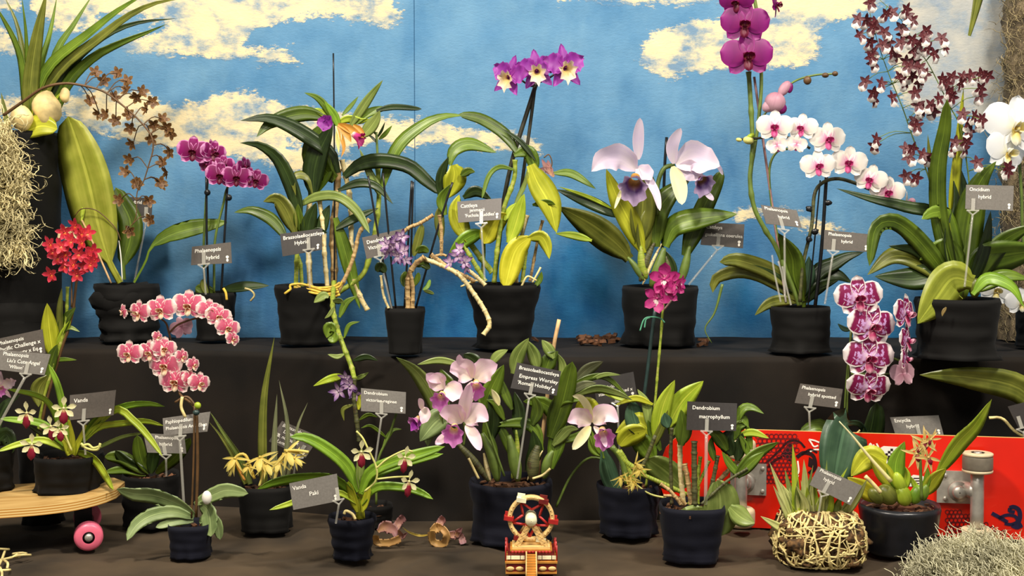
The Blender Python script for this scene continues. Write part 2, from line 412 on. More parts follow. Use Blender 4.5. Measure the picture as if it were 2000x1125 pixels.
def phal(pm, lm, nm, ruf=0.0, dorsal=.36):
    a = MB(); petal(a, 90, dorsal + .08, .30, 'ovl', .10, .10, ruf, (0, .03, .0)); petal(a, 222, .44, .29, 'ovl', .08, .1, ruf, (0, .04, 0)); petal(a, 318, .44, .29, 'ovl', .08, .1, ruf, (0, .04, 0))
    ball(a, (0, -.045, .02), .045, .05, .055, 8, 6)
    ps = []
    for s in (0, 1):
        b = MB(); petal(b, 12 if s == 0 else 168, .50, .50, 'ovl', .10, -.06, ruf, (0, 0, .0), n=10, cols=9, ph=s); ps.append(b)
    c = MB(); petal(c, 40, .17, .15, 'ovl', -.3, .4, 0, (.015, -.03, -.05), .55); petal(c, 140, .17, .15, 'ovl', -.3, .4, 0, (-.015, -.03, -.05), .55)
    petal(c, 270, .25, .17, 'ovl', .2, -.3, 0, (0, -.03, -.04), .7); ball(c, (0, -.07, -.055), .035); petal(c, 255, .12, .09, 'ovl', 0, .2, 0, (-.02, -.02, -.02), .1); petal(c, 285, .12, .09, 'ovl', 0, .2, 0, (.02, -.02, -.02), .1)
    return fparts(('flower', a.mesh(nm, pm)), ('petal', ps[0].mesh(nm + '_petal', pm)), ('petal', ps[1].mesh(nm + '_petal', pm)), ('lip', c.mesh(nm + '_lip', lm)))
def catt(pm, lm, nm, ruf=.16, petw=.34, lipr=.17, sm=None, sw=.15):
    a = MB(); petal(a, 90, .52, sw, 'lance', .06, .12, .05); petal(a, 232, .50, sw, 'lance', .02, .12, .05); petal(a, 308, .50, sw, 'lance', .02, .12, .05)
    ps = []
    for s in (0, 1):
        b = MB(); petal(b, 22 if s == 0 else 158, .50, petw, 'pet', .03, .12, ruf, (0, -.01, 0), n=12, cols=7, ph=s * 2, rk=6); ps.append(b)
    c = MB(); funnel(c, (0, 0, 0), (0, -1, -.55), .26, .045, lipr)
    d = MB(); ball(d, (0, -.07, .0), .03, .07, .03)
    return fparts(('flower', a.mesh(nm, sm or pm)), ('petal', ps[0].mesh(nm + '_petal', pm)), ('petal', ps[1].mesh(nm + '_petal', pm)), ('lip', c.mesh(nm + '_lip', lm)), ('column', d.mesh(nm + '_column', pm)))
def starf(pm, lm, nm, angs=(90, 18, 162, 236, 304), L=.48, Wd=.2, lipL=.3, lipW=.28, curl=.1, lipang=270, kind='lance', fwd=.35, split=False, ruf=0):
    a = MB()
    for q in angs: petal(a, q, L, Wd, kind, curl, .12, ruf, (0, 0, 0), .25, n=5, cols=3, ph=q)
    ball(a, (0, -.03, 0), .05, .06, .05, 6, 4)
    if split:
        c = MB(); petal(c, lipang, lipL, lipW, 'ovl', .2, -.2, .1, (0, -.04, 0), fwd, n=6, cols=5)
        return fparts(('flower', a.mesh(nm, pm)), ('lip', c.mesh(nm + '_lip', lm)))
    a.k = 1; petal(a, lipang, lipL, lipW, 'spoon' if lipW > .35 else 'ovl', .15, -.2, .1, (0, -.04, 0), fwd, n=5, cols=3)
    return fparts(('flower', a.mesh(nm, [pm, lm])))
F = {
 'phmag': phal('phmag', 'l_mag', 'rimmed_flower'), 'phpur': phal('phpur', 'l_mag', 'purple_flower'),
 'phwht': phal('phwht', 'l_pink', 'white_flower'), 'phpink': phal('phpink', 'l_or', 'pink_flower', .07),
 'phharl': phal('phharl', 'l_har', 'harlequin_flower', .03), 'phpure': phal('phpure', 'l_wy', 'pure_flower'),
 'phback': phal('phback', 'phback', 'back_flower'),
 'brown': starf('brown', 'brown', 'brown_flower', lipL=.3, lipW=.26, Wd=.27, kind='ovl', curl=-.1),
 'burg': starf('burg', 'l_wht', 'burgundy_flower', L=.46, Wd=.24, lipL=.58, lipW=.6, fwd=.2, curl=.12),
 'red': starf('red', 'l_redy', 'red_flower', L=.5, Wd=.26, lipL=.4, lipW=.34, curl=.0, kind='ovl'),
 'vanda': starf('cream', 'l_van', 'cream_flower', angs=(90, 12, 168, 222, 318), L=.44, Wd=.2, lipL=.56, lipW=.3, fwd=.3, kind='spoon', split=True, curl=.05),
 'star': starf('star', 'star', 'violet_flower', angs=(90, 25, 155, 235, 305), L=.55, Wd=.24, lipL=.4, lipW=.3, curl=-.15),
 'mag': starf('mag', 'l_wht', 'magenta_flower', L=.52, Wd=.34, lipL=.3, lipW=.26, curl=.0, kind='ovl', split=True, ruf=.12),
 'yelp': starf('yelp', 'yelp', 'yellow_flower', angs=(20, 205, 240, 265, 292, 330), L=.55, Wd=.09, lipL=.5, lipW=.2, curl=.45),
 'enc': starf('encp', 'l_van', 'spider_flower', angs=(90, 30, 150, 225, 315, 260), L=.6, Wd=.12, lipL=.3, lipW=.2, curl=.25),
 'cviol': catt('vio', 'l_crm', 'violet_cattleya', petw=.46, lipr=.19, sw=.24, ruf=.1),
 'cpink': catt('pnk', 'l_cat', 'pink_cattleya', petw=.36, lipr=.16),
}
# ------------------------------------------------------------ plants
UP, LOW = 'u', 'l'
class Plant:
    def __init__(s, name, label, cat, cx, top, Y, z, row=LOW, group=None):
        if row == UP: Y = min(Y, .25)
        p = at(cx, top, Y); s.org = Vector((p.x, Y, z)); s.cx = cx; s.top = top; s.Y = Y; s.row = row
        s.root = bpy.data.objects.new(name, None); C.objects.link(s.root); s.root.location = s.org; s.root.empty_display_size = .02
        tag(s.root, label, cat, group); s.z = z; s.ztop = p.z
    def part(s, name, mb, mats, parent=None, label=None, smooth=True):
        o = link(name, mb.mesh(name, mats, s.org, smooth), parent or s.root)
        if label: o['label'] = label
        return o
    def pt(s, p, add=0.0):
        dy = p[2] if len(p) > 2 else 0.0
        Y = s.Y + dy + add
        if s.row == UP: Y = min(Y, 0.33)
        q = at(p[0], p[1], Y)
        if q.z < 0.33 and Y > -0.10 and (s.row == LOW or q.z < 0.27): q = at(p[0], p[1], -0.10)
        return q
    def trace(s, pts, d, base=True, d0=0.0):
        a, b = pts[0], pts[-1]
        if base and math.hypot(a[0] - s.cx, a[1] - s.top) > math.hypot(b[0] - s.cx, b[1] - s.top): pts = pts[::-1]
        L = sum(math.hypot(pts[i + 1][0] - pts[i][0], pts[i + 1][1] - pts[i][1]) for i in range(len(pts) - 1))
        if d is None: d = R.choice((-1, -1, 1)) * R.uniform(.05, .32)
        dm = d * L * S(s.Y); out = []
        for i, p in enumerate(pts):
            t = i / (len(pts) - 1); out.append(s.pt(p, d0 + dm * t ** 1.2))
        return out
    def leaf(s, mat, w, pts, kind='lance', d=None, roll=None, fold=.24, d0=0, thick=.0012, ruf=0, name='leaf', base=True, n=14, curl=0):
        mb = MB(); P3 = s.trace(pts, d, base, d0)
        if roll is None: roll = R.uniform(-.55, .55)
        ribbon(mb, P3, w * S(s.Y + d0), kind, n=n, fold=fold, roll=roll, thick=thick, ruf=ruf, cols=7 if ruf else 5, curl=curl)
        return s.part(name, mb, mat)
    def stem(s, mat, w, pts, name='stem', d=0.0, prof=None, nodes=0, d0=0, sides=8, base=True):
        mb = MB(); tube(mb, s.trace(pts, d, base, d0), w * .5 * S(s.Y), prof=prof, nodes=nodes, sides=sides, n=max(6, 6 * (len(pts) - 1)) * (3 if nodes else 1))
        return s.part(name, mb, mat)
    def stake(s, w, pts, mat='stake', d0=0, name='stake'): return s.stem(mat, w, pts, name, d0=d0, sides=6)
    def flower(s, kind, px, py, span, yaw=0, roll=0, tilt=0, dy=-.03, name='flower', sx=1):
        p = s.pt((px, py, dy)); k = span * S(p.y); o0 = None
        for i, (nm, me) in enumerate(F[kind]):
            o = link(name if i == 0 else nm, me, s.root if i == 0 else o0)
            if i == 0:
                o.location = p - s.org; o.scale = (k * sx, k, k)
                o.rotation_euler = Euler((math.radians(tilt), math.radians(roll), math.radians(yaw)), 'XYZ'); o0 = o
        return o0
    def spike(s, mat, w, stems, kind, fl, dy=-.0, jit=25, ped=True, name='flower_spike', pw=None):
        """stems with stalks running to the flowers; fl = (x, y, span[, yaw, roll, tilt])"""
        mb = MB(); ref = []
        for st in stems:
            P3 = [s.pt(p, dy) for p in st]; tube(mb, P3, w * .5 * S(s.Y), prof='taper', sides=6); ref += crom(P3, 24)
        for f in fl:
            x, y, sp = f[:3]; g = list(f[3:]) + [0, 0, 0]; ya, ro, ti = g[:3]
            if len(f) == 3: ya = R.uniform(-jit, jit); ro = R.uniform(-jit, jit); ti = R.uniform(-jit, jit) * .6
            dd = dy - .02 + R.uniform(-.015, .015)
            p = s.pt((x, y, dd))
            s.flower(kind, x, y, sp, ya, ro, ti, dd)
            if ped:
                q = min(ref, key=lambda r: (r - p).length)
                e = p + Vector((0, .006, 0)); m = (e + q) / 2 + Vector((0, 0, .12 * (e - q).length)); tube(mb, [q, m, e], (pw or w * .3) * .5 * S(s.Y), n=5, sides=5)
        return s.part(name, mb, mat)
    def pot(s, x0, x1, b0, b1, mat='cloth', sq=0.0, wob=.05, skirt=.06, rim=True, dip=.012, bark=True, pud=.5, name='pot_cover', hem=True):
        rt = (x1 - x0) / 2 * S(s.Y); rb = (b1 - b0) / 2 * S(s.Y); h = s.ztop - s.z
        pr = [(rt * .80, h - dip - .010), (rt * .90, h - .004), (rt * .97, h + .002), (rt, h - .006)]
        N = 18
        for i in range(1, N + 1):
            t = i / N; pr.append((rt + (rb - rt) * t ** .9 * 1.0, (h - .006) * (1 - t) + .004 * t))
        for i in range(4, len(pr)):
            zz = pr[i][1] / h; pr[i] = (pr[i][0] * (1 + wob * .5 * math.sin(zz * 23 + rt * 300) * (1 - zz)), pr[i][1])
        if skirt: pr[-2] = (rb * (1 + skirt * .35), pr[-2][1]); pr[-1] = (rb * (1 + skirt), .003)
        pr.append((rb * .6, .001)); pr.append((.001, .001))
        mb = MB(); cx = at((x0 + x1) / 2, s.top, s.Y).x - s.org.x; mb_c = s.org + Vector((cx, 0, 0))
        lathe(mb, mb_c, pr, 56, sq, wob, seed=R.random() * 50, hem=.16 if wob > .01 else 0)
        o = s.part(name, mb, mat)
        if bark:
            b = MB(); vs = []; n = 16; b_r = rt * .88
            lathe(b, mb_c, [(b_r, h - dip - .004), (b_r * .7, h - dip), (b_r * .35, h - dip + .002), (.001, h - dip + .002)], 20, 0, .12, 60)
            for k in range(26):
                a = R.random() * 2 * PI; r = b_r * math.sqrt(R.random()) * .95
                box(b, mb_c + Vector((r * math.cos(a), r * math.sin(a), h - dip + .003)), R.uniform(.006, .014), R.uniform(.004, .009), R.uniform(.002, .005), Euler((R.uniform(-.6, .6), R.uniform(-.6, .6), R.random() * 6)).to_matrix())
            s.part('potting_bark', b, 'bark', smooth=False)
        return o
def potY(cx, bot, r_px, z):
    p = onz(cx, bot, z); Y = p.y
    return Y + r_px * S(Y)
# ------------------------------------------------------------ label cards
_tc = {}
def textmesh(s):
    if s not in _tc:
        cu = bpy.data.curves.new('lettering', 'FONT'); cu.body = s; cu.resolution_u = 2; cu.offset = 0.012
        o = bpy.data.objects.new('lettering', cu); C.objects.link(o)
        dg = bpy.context.evaluated_depsgraph_get(); me = bpy.data.meshes.new_from_object(o.evaluated_get(dg))
        _tc[s] = ([(v.co.x, v.co.y) for v in me.vertices], [tuple(p.vertices) for p in me.polygons])
        bpy.data.objects.remove(o); bpy.data.meshes.remove(me); bpy.data.curves.remove(cu)
    return _tc[s]
def card(label, corners, Y, lines, clip, foot, mat='card', tilt=.010, yaw=0.0, footdy=0.0, rodw=4.5, behind=False, bow=0.0):
    """corners TL, TR, BR, BL in px; lines (x, y, size, text) in px from TL; clip (x, y) where the holder grips; foot = end of the rod"""
    TL, TR, BR, BL = corners
    P3 = [at(*TL, Y + tilt + yaw), at(*TR, Y + tilt - yaw), at(*BR, Y - yaw), at(*BL, Y + yaw)]
    wpx = math.hypot(TR[0] - TL[0], TR[1] - TL[1]); hpx = math.hypot(BL[0] - TL[0], BL[1] - TL[1])
    N = (P3[1] - P3[0]).cross(P3[3] - P3[0]).normalized()
    if N.y > 0: N = -N
    def q(u, v, off=0.0):
        a = P3[0].lerp(P3[1], u); b = P3[3].lerp(P3[2], u)
        return a.lerp(b, v) + N * (off + bow * (4 * (u - .5) ** 2))
    ft = at(foot[0], foot[1], Y + footdy + .004)
    root = bpy.data.objects.new('plant_label', None); C.objects.link(root); root.location = ft; root.empty_display_size = .01
    tag(root, label, 'plant label', 'printed plant labels on clear stakes')
    m = MB(); K = 8
    for off in (0.0006, -0.0006):
        vs = []; f = []
        for i in range(K + 1):
            for j in (0, 1): vs.append(q(i / K, j, off))
        for i in range(K): f.append((2 * i, 2 * i + 1, 2 * i + 3, 2 * i + 2))
        m.add(vs, f)
    n0 = 0; n1 = 2 * (K + 1); ed = []
    for i in range(K):
        for j in (0, 1): a = 2 * i + j; ed.append((a, a + 2, a + 2 + n1, a + n1))
    ed += [(0, 1, n1 + 1, n1), (2 * K, 2 * K + 1, n1 + 2 * K + 1, n1 + 2 * K)]
    m.f += ed; m.mi += [0] * len(ed)
    co = link('card', m.mesh('card', mat, ft, False), root)
    g = MB()
    for (x, y, size, txt) in lines:
        vv, ff = textmesh(txt)
        g.add([q((x + a * size) / wpx, (y - b * size) / hpx, .0012) for a, b in vv], ff)
    # small pot mark in the lower right corner
    for kx, ky, rx, ry in ((wpx - 8, hpx - 11, 3, 2.6), (wpx - 8, hpx - 5.5, 2.2, 3)):
        g.add([q((kx + rx * math.cos(i * PI / 4)) / wpx, (ky + ry * math.sin(i * PI / 4)) / hpx, .0012) for i in range(8)], [tuple(range(8))])
    link('lettering', g.mesh('lettering', 'white', ft, False), co)
    c = MB(); s_ = S(Y); cp = at(clip[0], clip[1], Y - .004)
    top = q(.5, .5); up = ((P3[0] + P3[1]) - (P3[2] + P3[3])).normalized(); side = (P3[1] - P3[0]).normalized()
    if True:
        rot = Matrix((side, N, up)).transposed()
        box(c, cp + up * 12 * s_ , 7 * s_, .002, 24 * s_, rot)
        for sg in (-1, 1): tube(c, [cp + side * sg * 11 * s_ + up * 0 * s_, cp - up * 9 * s_], 1.7 * s_, n=3, sides=5)
        box(c, cp + up * 0, 24 * s_, .003, 3 * s_, rot)
    link('holder', c.mesh('holder', 'clear', ft, False), root)
    r = MB(); tube(r, [cp - up * 8 * s_, ft], rodw * .5 * s_, n=4, sides=6); link('rod', r.mesh('rod', 'clear', ft), root)
    return root
def strands(mb, gen, n, seg=9, r=.0009, curl=.02, L=.08, wn=.16):
    for i in range(n):
        p, d, l = gen(); d = Vector(d).normalized(); cs = [p]; k = l or L
        ax = Vector((R.gauss(0, 1), R.gauss(0, 1), R.gauss(0, 1))).normalized(); w = R.uniform(-1, 1) * curl
        q = Matrix.Rotation(w, 3, ax)
        for j in range(seg):
            d = (q @ d + Vector((R.gauss(0, wn), R.gauss(0, wn), R.gauss(0, wn)))).normalized(); cs.append(cs[-1] + d * k / seg)
        vs = []; f = []
        for j, c_ in enumerate(cs):
            rr = r * (1 - .45 * j / seg)
            for a in (0, 2.1, 4.2): vs.append(c_ + Vector((rr * math.cos(a), rr * math.sin(a), rr * .6 * math.cos(a + 1))))
        for j in range(seg):
            for a in range(3): b = (a + 1) % 3; f.append((3 * j + a, 3 * j + b, 3 * j + 3 + b, 3 * j + 3 + a))
        mb.add(vs, f)
# ============================================================ the setting
WY = 0.37
CLOUDS = [
 [(60, -60), (780, -60), (770, 0), (785, 45), (740, 55), (690, 38), (620, 30), (560, 40), (500, 55), (480, 90), (560, 92), (585, 118), (540, 126), (470, 112), (330, 108), (240, 100), (232, 84), (300, 66), (330, 48), (250, 28), (200, 30), (175, 62), (110, 55), (60, 20)],
 [(-160, 40), (20, 60), (38, 105), (-160, 108)], [(-160, -60), (40, -60), (40, 20), (-160, 30)], [(-160, 180), (30, 190), (60, 215), (-160, 235)],
 [(110, 200), (170, 178), (285, 175), (335, 208), (400, 195), (450, 178), (490, 178), (545, 208), (640, 222), (760, 232), (850, 235), (900, 248), (1000, 255), (1050, 265), (1064, 302), (1000, 290), (930, 285), (860, 282), (800, 286), (740, 280), (690, 288), (655, 302), (720, 330), (700, 345), (640, 342), (560, 335), (480, 312), (400, 300), (300, 285), (200, 262), (130, 240)],
 [(1085, -60), (1340, -60), (1400, 4), (1240, 8), (1090, 2)],
 [(1245, 92), (1270, 62), (1330, 46), (1420, 36), (1440, -60), (1740, -60), (1728, 15), (1640, 34), (1592, 62), (1602, 112), (1560, 130), (1500, 128), (1390, 132), (1295, 156), (1252, 120)],
 [(1735, -60), (1765, 28), (1772, 62), (1745, 100), (1744, 150), (1760, 205), (1800, 220), (1835, 245), (1870, 210), (1940, 255), (2010, 290), (2160, 300), (2160, -60)],
 [(1432, 417), (1480, 410), (1560, 412), (1600, 438), (1660, 455), (1700, 462), (1690, 474), (1600, 458), (1540, 430), (1440, 429)],
]
def sdist(x, y, P):
    ins = False; d = 1e9; n = len(P)
    for i in range(n):
        x1, y1 = P[i]; x2, y2 = P[(i + 1) % n]
        dx, dy = x2 - x1, y2 - y1; t = max(0, min(1, ((x - x1) * dx + (y - y1) * dy) / (dx * dx + dy * dy)))
        d = min(d, math.hypot(x - x1 - t * dx, y - y1 - t * dy))
        if (y1 > y) != (y2 > y) and x < (x2 - x1) * (y - y1) / (y2 - y1) + x1: ins = not ins
    return d if ins else -d
def lf(v, a, b): return max(0, min(1, (v - a) / (b - a)))
def backdrop():
    xs = [-170 + 10 * i for i in range(235)]; ys = [-110 + 10 * i for i in range(82)]
    vs = []; f = []; cl = []
    for y in ys:
        for x in xs:
            w = .003 * abs(noise.noise(Vector((x * .011 + y * .004, y * .013, 21)))) + .010 * noise.noise(Vector((x * .006, y * .0012, 3))) + .003 * noise.noise(Vector((x * .02, y * .006, 9)))
            p = at(x, y, WY); p.y += w; vs.append(p)
            s = max(sdist(x, y, P) for P in CLOUDS)
            hole = 1 if (555 < x < 610 and 262 < y < 292) else 0
            v = 0.5 + max(-1, min(1, s / 26.0)) * .5 - hole * .45
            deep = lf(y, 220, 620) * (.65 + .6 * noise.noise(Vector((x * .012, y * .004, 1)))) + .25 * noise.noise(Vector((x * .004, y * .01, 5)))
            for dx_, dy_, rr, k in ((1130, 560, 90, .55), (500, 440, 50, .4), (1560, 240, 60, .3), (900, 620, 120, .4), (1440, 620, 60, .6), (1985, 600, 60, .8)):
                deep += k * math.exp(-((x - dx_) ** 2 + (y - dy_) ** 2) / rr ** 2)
            gr = lf(x, 1700, 1800) * .75
            cl.append((v, max(0, min(1, deep)), gr, 1))
    nx = len(xs)
    for j in range(len(ys) - 1):
        for i in range(nx - 1): a = j * nx + i; f.append((a, a + nx, a + nx + 1, a + 1))
    me = bpy.data.meshes.new('painted_backdrop'); me.from_pydata(vs, [], f); me.update()
    ca = me.color_attributes.new('paint', 'FLOAT_COLOR', 'POINT')
    ca.data.foreach_set('color', [c for q in cl for c in q])
    me.polygons.foreach_set('use_smooth', [True] * len(f))
    t = NT('painted_sky'); o = t.obj()
    at_ = t.n('ShaderNodeVertexColor', layer_name='paint'); sp = t.n('ShaderNodeSeparateColor'); t.l(at_.outputs[0], sp.inputs[0])
    brush = t.noise(26, 6, sc(o, 1, 1, t, 1.8), .62); fine = t.noise(90, 4, sc(o, 1, 1, t, 2.2), .7)
    m = t.math('ADD', sp.outputs[0], t.math('ADD', t.math('MULTIPLY', t.math('SUBTRACT', brush, .5), 1.15), t.math('MULTIPLY', t.math('SUBTRACT', fine, .5), .8)))
    m = t.ramp(m, [(.44, (0, 0, 0, 1)), (.62, (1, 1, 1, 1))])
    big = t.noise(7, 4, o, .6)
    cream = t.ramp(t.noise(14, 6, sc(o, 1, 1, t, 1.6), .65), [(.36, (112, 142, 168)), (.45, (178, 180, 166)), (.53, (220, 206, 166)), (.7, (232, 216, 172))])
    grey = t.ramp(t.noise(9, 5, o, .6), [(.3, (112, 134, 158)), (.7, (182, 184, 182))])
    cream = t.mix(sp.outputs[2], cream, grey)
    sky = t.ramp(big, [(.3, (76, 126, 166)), (.75, (108, 152, 184))])
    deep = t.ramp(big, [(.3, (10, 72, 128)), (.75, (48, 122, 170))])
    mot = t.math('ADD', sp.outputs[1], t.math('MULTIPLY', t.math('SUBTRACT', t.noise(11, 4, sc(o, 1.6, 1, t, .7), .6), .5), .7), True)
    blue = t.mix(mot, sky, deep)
    pale = t.math('MULTIPLY', t.math('SUBTRACT', t.noise(5, 5, sc(o, 1.5, 1, t, .8), .65), .52, True), 3.2, True)
    blue = t.mix(t.math('MULTIPLY', pale, .55), blue, (118, 158, 182))
    col = t.mix(m, blue, cream)
    sx = t.n('ShaderNodeSeparateXYZ'); t.l(o, sx.inputs[0]); X0 = at(810, 300, WY).x
    ln = t.math('LESS_THAN', t.math('ABSOLUTE', t.math('SUBTRACT', sx.outputs[0], X0)), .0011)
    col = t.mix(t.math('MULTIPLY', ln, .8), col, (30, 74, 110))
    t.l(col, t.b.inputs['Base Color']); t.set(Roughness=.75, Specular_IOR_Level=.2)
    t.bump(t.math('ADD', t.math('MULTIPLY', fine, 1.0), t.math('MULTIPLY', m, .6)), .4, .003)
    me.materials.append(t.m)
    o = link('painted_backdrop', me); tag(o, 'blue canvas backdrop hand painted with cream clouds behind all the orchids', 'backdrop')
    return o
backdrop()
def edgeY(x):      # front edge of the shelf along world x
    k = [(-1.2, .10), (-.75, .10), (-.55, .06), (-.2, -.06), (.2, -.05), (.6, -.045), (1.2, -.05)]
    for (a, ya), (b, yb) in zip(k, k[1:]):
        if x <= b: return ya + (yb - ya) * max(0, (x - a)) / (b - a)
    return k[-1][1]
def fold(x, y, z, s): return noise.noise(Vector((x * s, y * s, z * s)))
def stage():
    nx = 300; vs = []; f = []; xs = [-1.25 + 2.5 * i / nx for i in range(nx + 1)]
    prof = []
    for i in range(12): prof.append(('t', i / 12))
    for i in range(7): prof.append(('c', i / 6))
    for i in range(1, 24): prof.append(('v', i / 24))
    for i in range(60): prof.append(('f', i / 59))
    for kd, t in prof:
        for x in xs:
            e = edgeY(x); r = .012
            if kd == 't': y = .40 + (e + r - .40) * t; z = SHELF + .0025 * fold(x, y, 0, 12) - .0035; z -= .006 * t ** 8 * max(0, fold(x, 1, 0, 5))
            elif kd == 'c': a = t * PI / 2; y = e + r - r * math.sin(a); z = SHELF - r + r * math.cos(a) - .0035
            elif kd == 'v':
                z = (SHELF - r) * (1 - t); y = e + .006 * fold(x, 0, z * .15, 9) * min(1, 3 * t) * 1.6 + .004 * fold(x, 3, z * .3, 24) * t - .012 * t ** 6
            else:
                y0 = e - .012; y = y0 + (-1.05 - y0) * t
                q_ = fold(x * .7 + y * .7, y * 1.6 - x * .3, 7, 5); z = -.007 + .007 * min(1, 6 * t) * fold(x + .4 * fold(x, y, 2, 3), y, 5, 6) + .007 * max(0, 1 - abs(q_) * 9) * min(1, 8 * t)
                z = min(z, .0015)
            vs.append((x, y, z))
    n = nx + 1; k0 = next(i for i, p in enumerate(prof) if p[0] == 'f')
    for nm, r0, r1, mt, lb in (('shelf_cloth', 0, k0 + 1, 'stage', 'black cloth draped over the raised back shelf and hanging down its front'), ('table_cloth_lit', k0, len(prof), 'table', 'same black cloth lying creased under the front pots, coloured lighter where overhead light falls')):
        v2 = vs[r0 * n:r1 * n]; f = []
        for j in range(r1 - r0 - 1):
            for i in range(nx): a = j * n + i; f.append((a, a + n, a + n + 1, a + 1))
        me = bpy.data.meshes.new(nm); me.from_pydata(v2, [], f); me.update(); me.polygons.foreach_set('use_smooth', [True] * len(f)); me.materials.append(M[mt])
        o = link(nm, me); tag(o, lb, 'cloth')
stage()
# ============================================================ upper shelf plants
G_BROAD = None
def jl(lst, c=1.0): return lst
# ---- mossy post at the right edge
def post():
    c = at(2010, 650, .28); root = bpy.data.objects.new('mossy_post', None); C.objects.link(root); root.location = (c.x, c.y, SHELF)
    tag(root, 'tall cork bark post wrapped in grey brown moss at the right edge', 'post')
    m = MB(); lathe(m, (c.x, c.y, SHELF), [(.062 + .006 * math.sin(i * 1.7), i * .03) for i in range(34)], 28, 0, .22, 30)
    link('bark_post', m.mesh('bark_post', 'cork', root.location), root)
    g = MB()
    def gen():
        a = -R.random() * PI; z = SHELF + R.random() * .80; rr = .066
        return Vector((c.x + rr * math.cos(a), c.y + rr * math.sin(a), z)), (math.cos(a) + R.gauss(0, .5), math.sin(a) + R.gauss(0, .3), R.gauss(-.3, .8)), R.uniform(.02, .06)
    strands(g, gen, 2000, 10, .0010, .9, wn=.3)
    o = link('moss', g.mesh('moss', 'moss3', root.location), root); o['kind'] = 'stuff'
    b = MB(); ribbon(b, [at(1915, -30, .12), at(1905, 20, .12), at(1893, 70, .12)], 26 * S(.12), 'taper', n=8, roll=.2, thick=.001)
    link('hanging_leaf', b.mesh('hanging_leaf', 'md', root.location) if False else b.mesh('hanging_leaf', 'ol', root.location), root)
post()
# ---- U1 cymbidium, far left
P = Plant('cymbidium_orchid', 'large strap-leaved orchid with arching spray of small brown flowers in a tall black pot', 'orchid', 15, 262, .20, SHELF, UP)
P.pot(-82, 113, -78, 106, skirt=.06, wob=.035)
m = MB(); lathe(m, P.org, [(.104, 0.002), (.108, .03), (.100, .05), (.107, .062), (.104, .085), (.098, .09)], 40, 0, .06, 16); P.part('cloth_wrap', m, 'cloth')
for mt, w, pts, d in [
  ('md', 20, [(55, 240), (41, 110), (0, 25), (-20, 0)], -.1), ('ol', 15, [(58, 240), (50, 135), (34, 50), (8, -8)], .1), ('md', 13, [(58, 230), (55, 140), (51, 60), (42, -8)], -.1),
  ('ol', 30, [(62, 245), (60, 165), (73, 70), (92, -20)], -.15), ('md', 17, [(68, 245), (78, 140), (98, 65), (112, -10)], .1),
  ('md', 18, [(85, 240), (108, 110), (145, 47), (182, -12)], .1), ('md', 26, [(60, 250), (75, 175), (105, 122), (170, 70), (230, 22), (300, -22)], -.15),
  ('ol', 22, [(70, 250), (85, 185), (125, 128), (190, 78), (250, 32), (305, 6), (364, -4)], -.2), ('dk', 17, [(95, 240), (115, 165), (155, 110), (210, 67), (270, 44), (346, 36)], .05),
  ('md', 20, [(90, 255), (130, 165), (180, 113), (235, 84), (290, 62), (328, 46)], .1), ('yl', 16, [(50, 262), (70, 210), (100, 165), (125, 135)], -.1),
  ('lime', 14, [(70, 262), (90, 225), (112, 190), (122, 178)], -.1), ('ol', 12, [(18, 262), (10, 220), (2, 180)], 0)]:
    P.leaf(mt, w, pts, 'blade', d=d, fold=.45, d0=-.02)
P.leaf('yl', 44, [(40, 262), (78, 246), (112, 252)], 'ovl', d=0, d0=-.07)
m = MB(); ball(m, at(92, 214, .15), .030, .026, .036, 14, 10, None, .25, 40); P.part('pseudobulb', m, 'papery')
m = MB(); ball(m, at(42, 232, .12), .024, .022, .026, 14, 10, None, .25, 40); P.part('pseudobulb', m, 'papery')
m = MB(); ball(m, at(126, 186, .16), .010, .010, .016, 10, 8, None, .3, 60); P.part('pseudobulb', m, 'papery')
fx = lambda l, ox, oy, k: [(ox + a / k, oy + b / k) for a, b in l]
bf = fx([(550,420),(600,465),(680,425),(735,470),(735,520),(520,585),(570,655),(610,665),(660,565),(665,700),(740,665),(755,740),(790,560),(820,530),(850,630),(880,590),(890,720),(940,690),(965,735),(990,770),(765,830),(870,800),(750,920),(940,940),(985,880),(725,995),(965,995),(790,1065),(930,1070)], 0, 0, 2.96) + fx([(925,50),(795,55),(690,150),(860,155),(870,265),(750,330)], 0, 340, 2.96)
P.spike('stem_b', 6, [[(7, 225, -.08), (44, 199, -.09), (84, 172, -.1), (125, 163, -.1), (162, 167, -.1), (203, 179, -.1), (236, 203, -.1), (267, 230, -.1), (294, 263, -.1), (299, 290, -.1), (290, 324, -.1), (280, 355, -.1), (268, 375, -.1), (265, 425, -.1), (245, 455, -.1)]], 'brown', [(a, b, 31) for a, b in bf], dy=-.1, jit=50, pw=2)
g = MB()
def gen():
    t = R.random(); py = 232 + t * 285; px = R.uniform(-60, 18 + 42 * min(1, t * 2.2))
    p = at(px, py, P.Y - .115 - R.random() * .03); return p, (R.gauss(.1, .5), R.gauss(-.2, .4), R.gauss(-1, .5)), R.uniform(.03, .075)
strands(g, gen, 1500, 12, .0014, .7, wn=.3)
mo = link('hanging_moss', g.mesh('hanging_moss', 'moss', P.org)); mo.location = P.org
tag(mo, 'pale dry Spanish moss hanging down the tall black pot at the left edge', 'moss', kind='stuff')
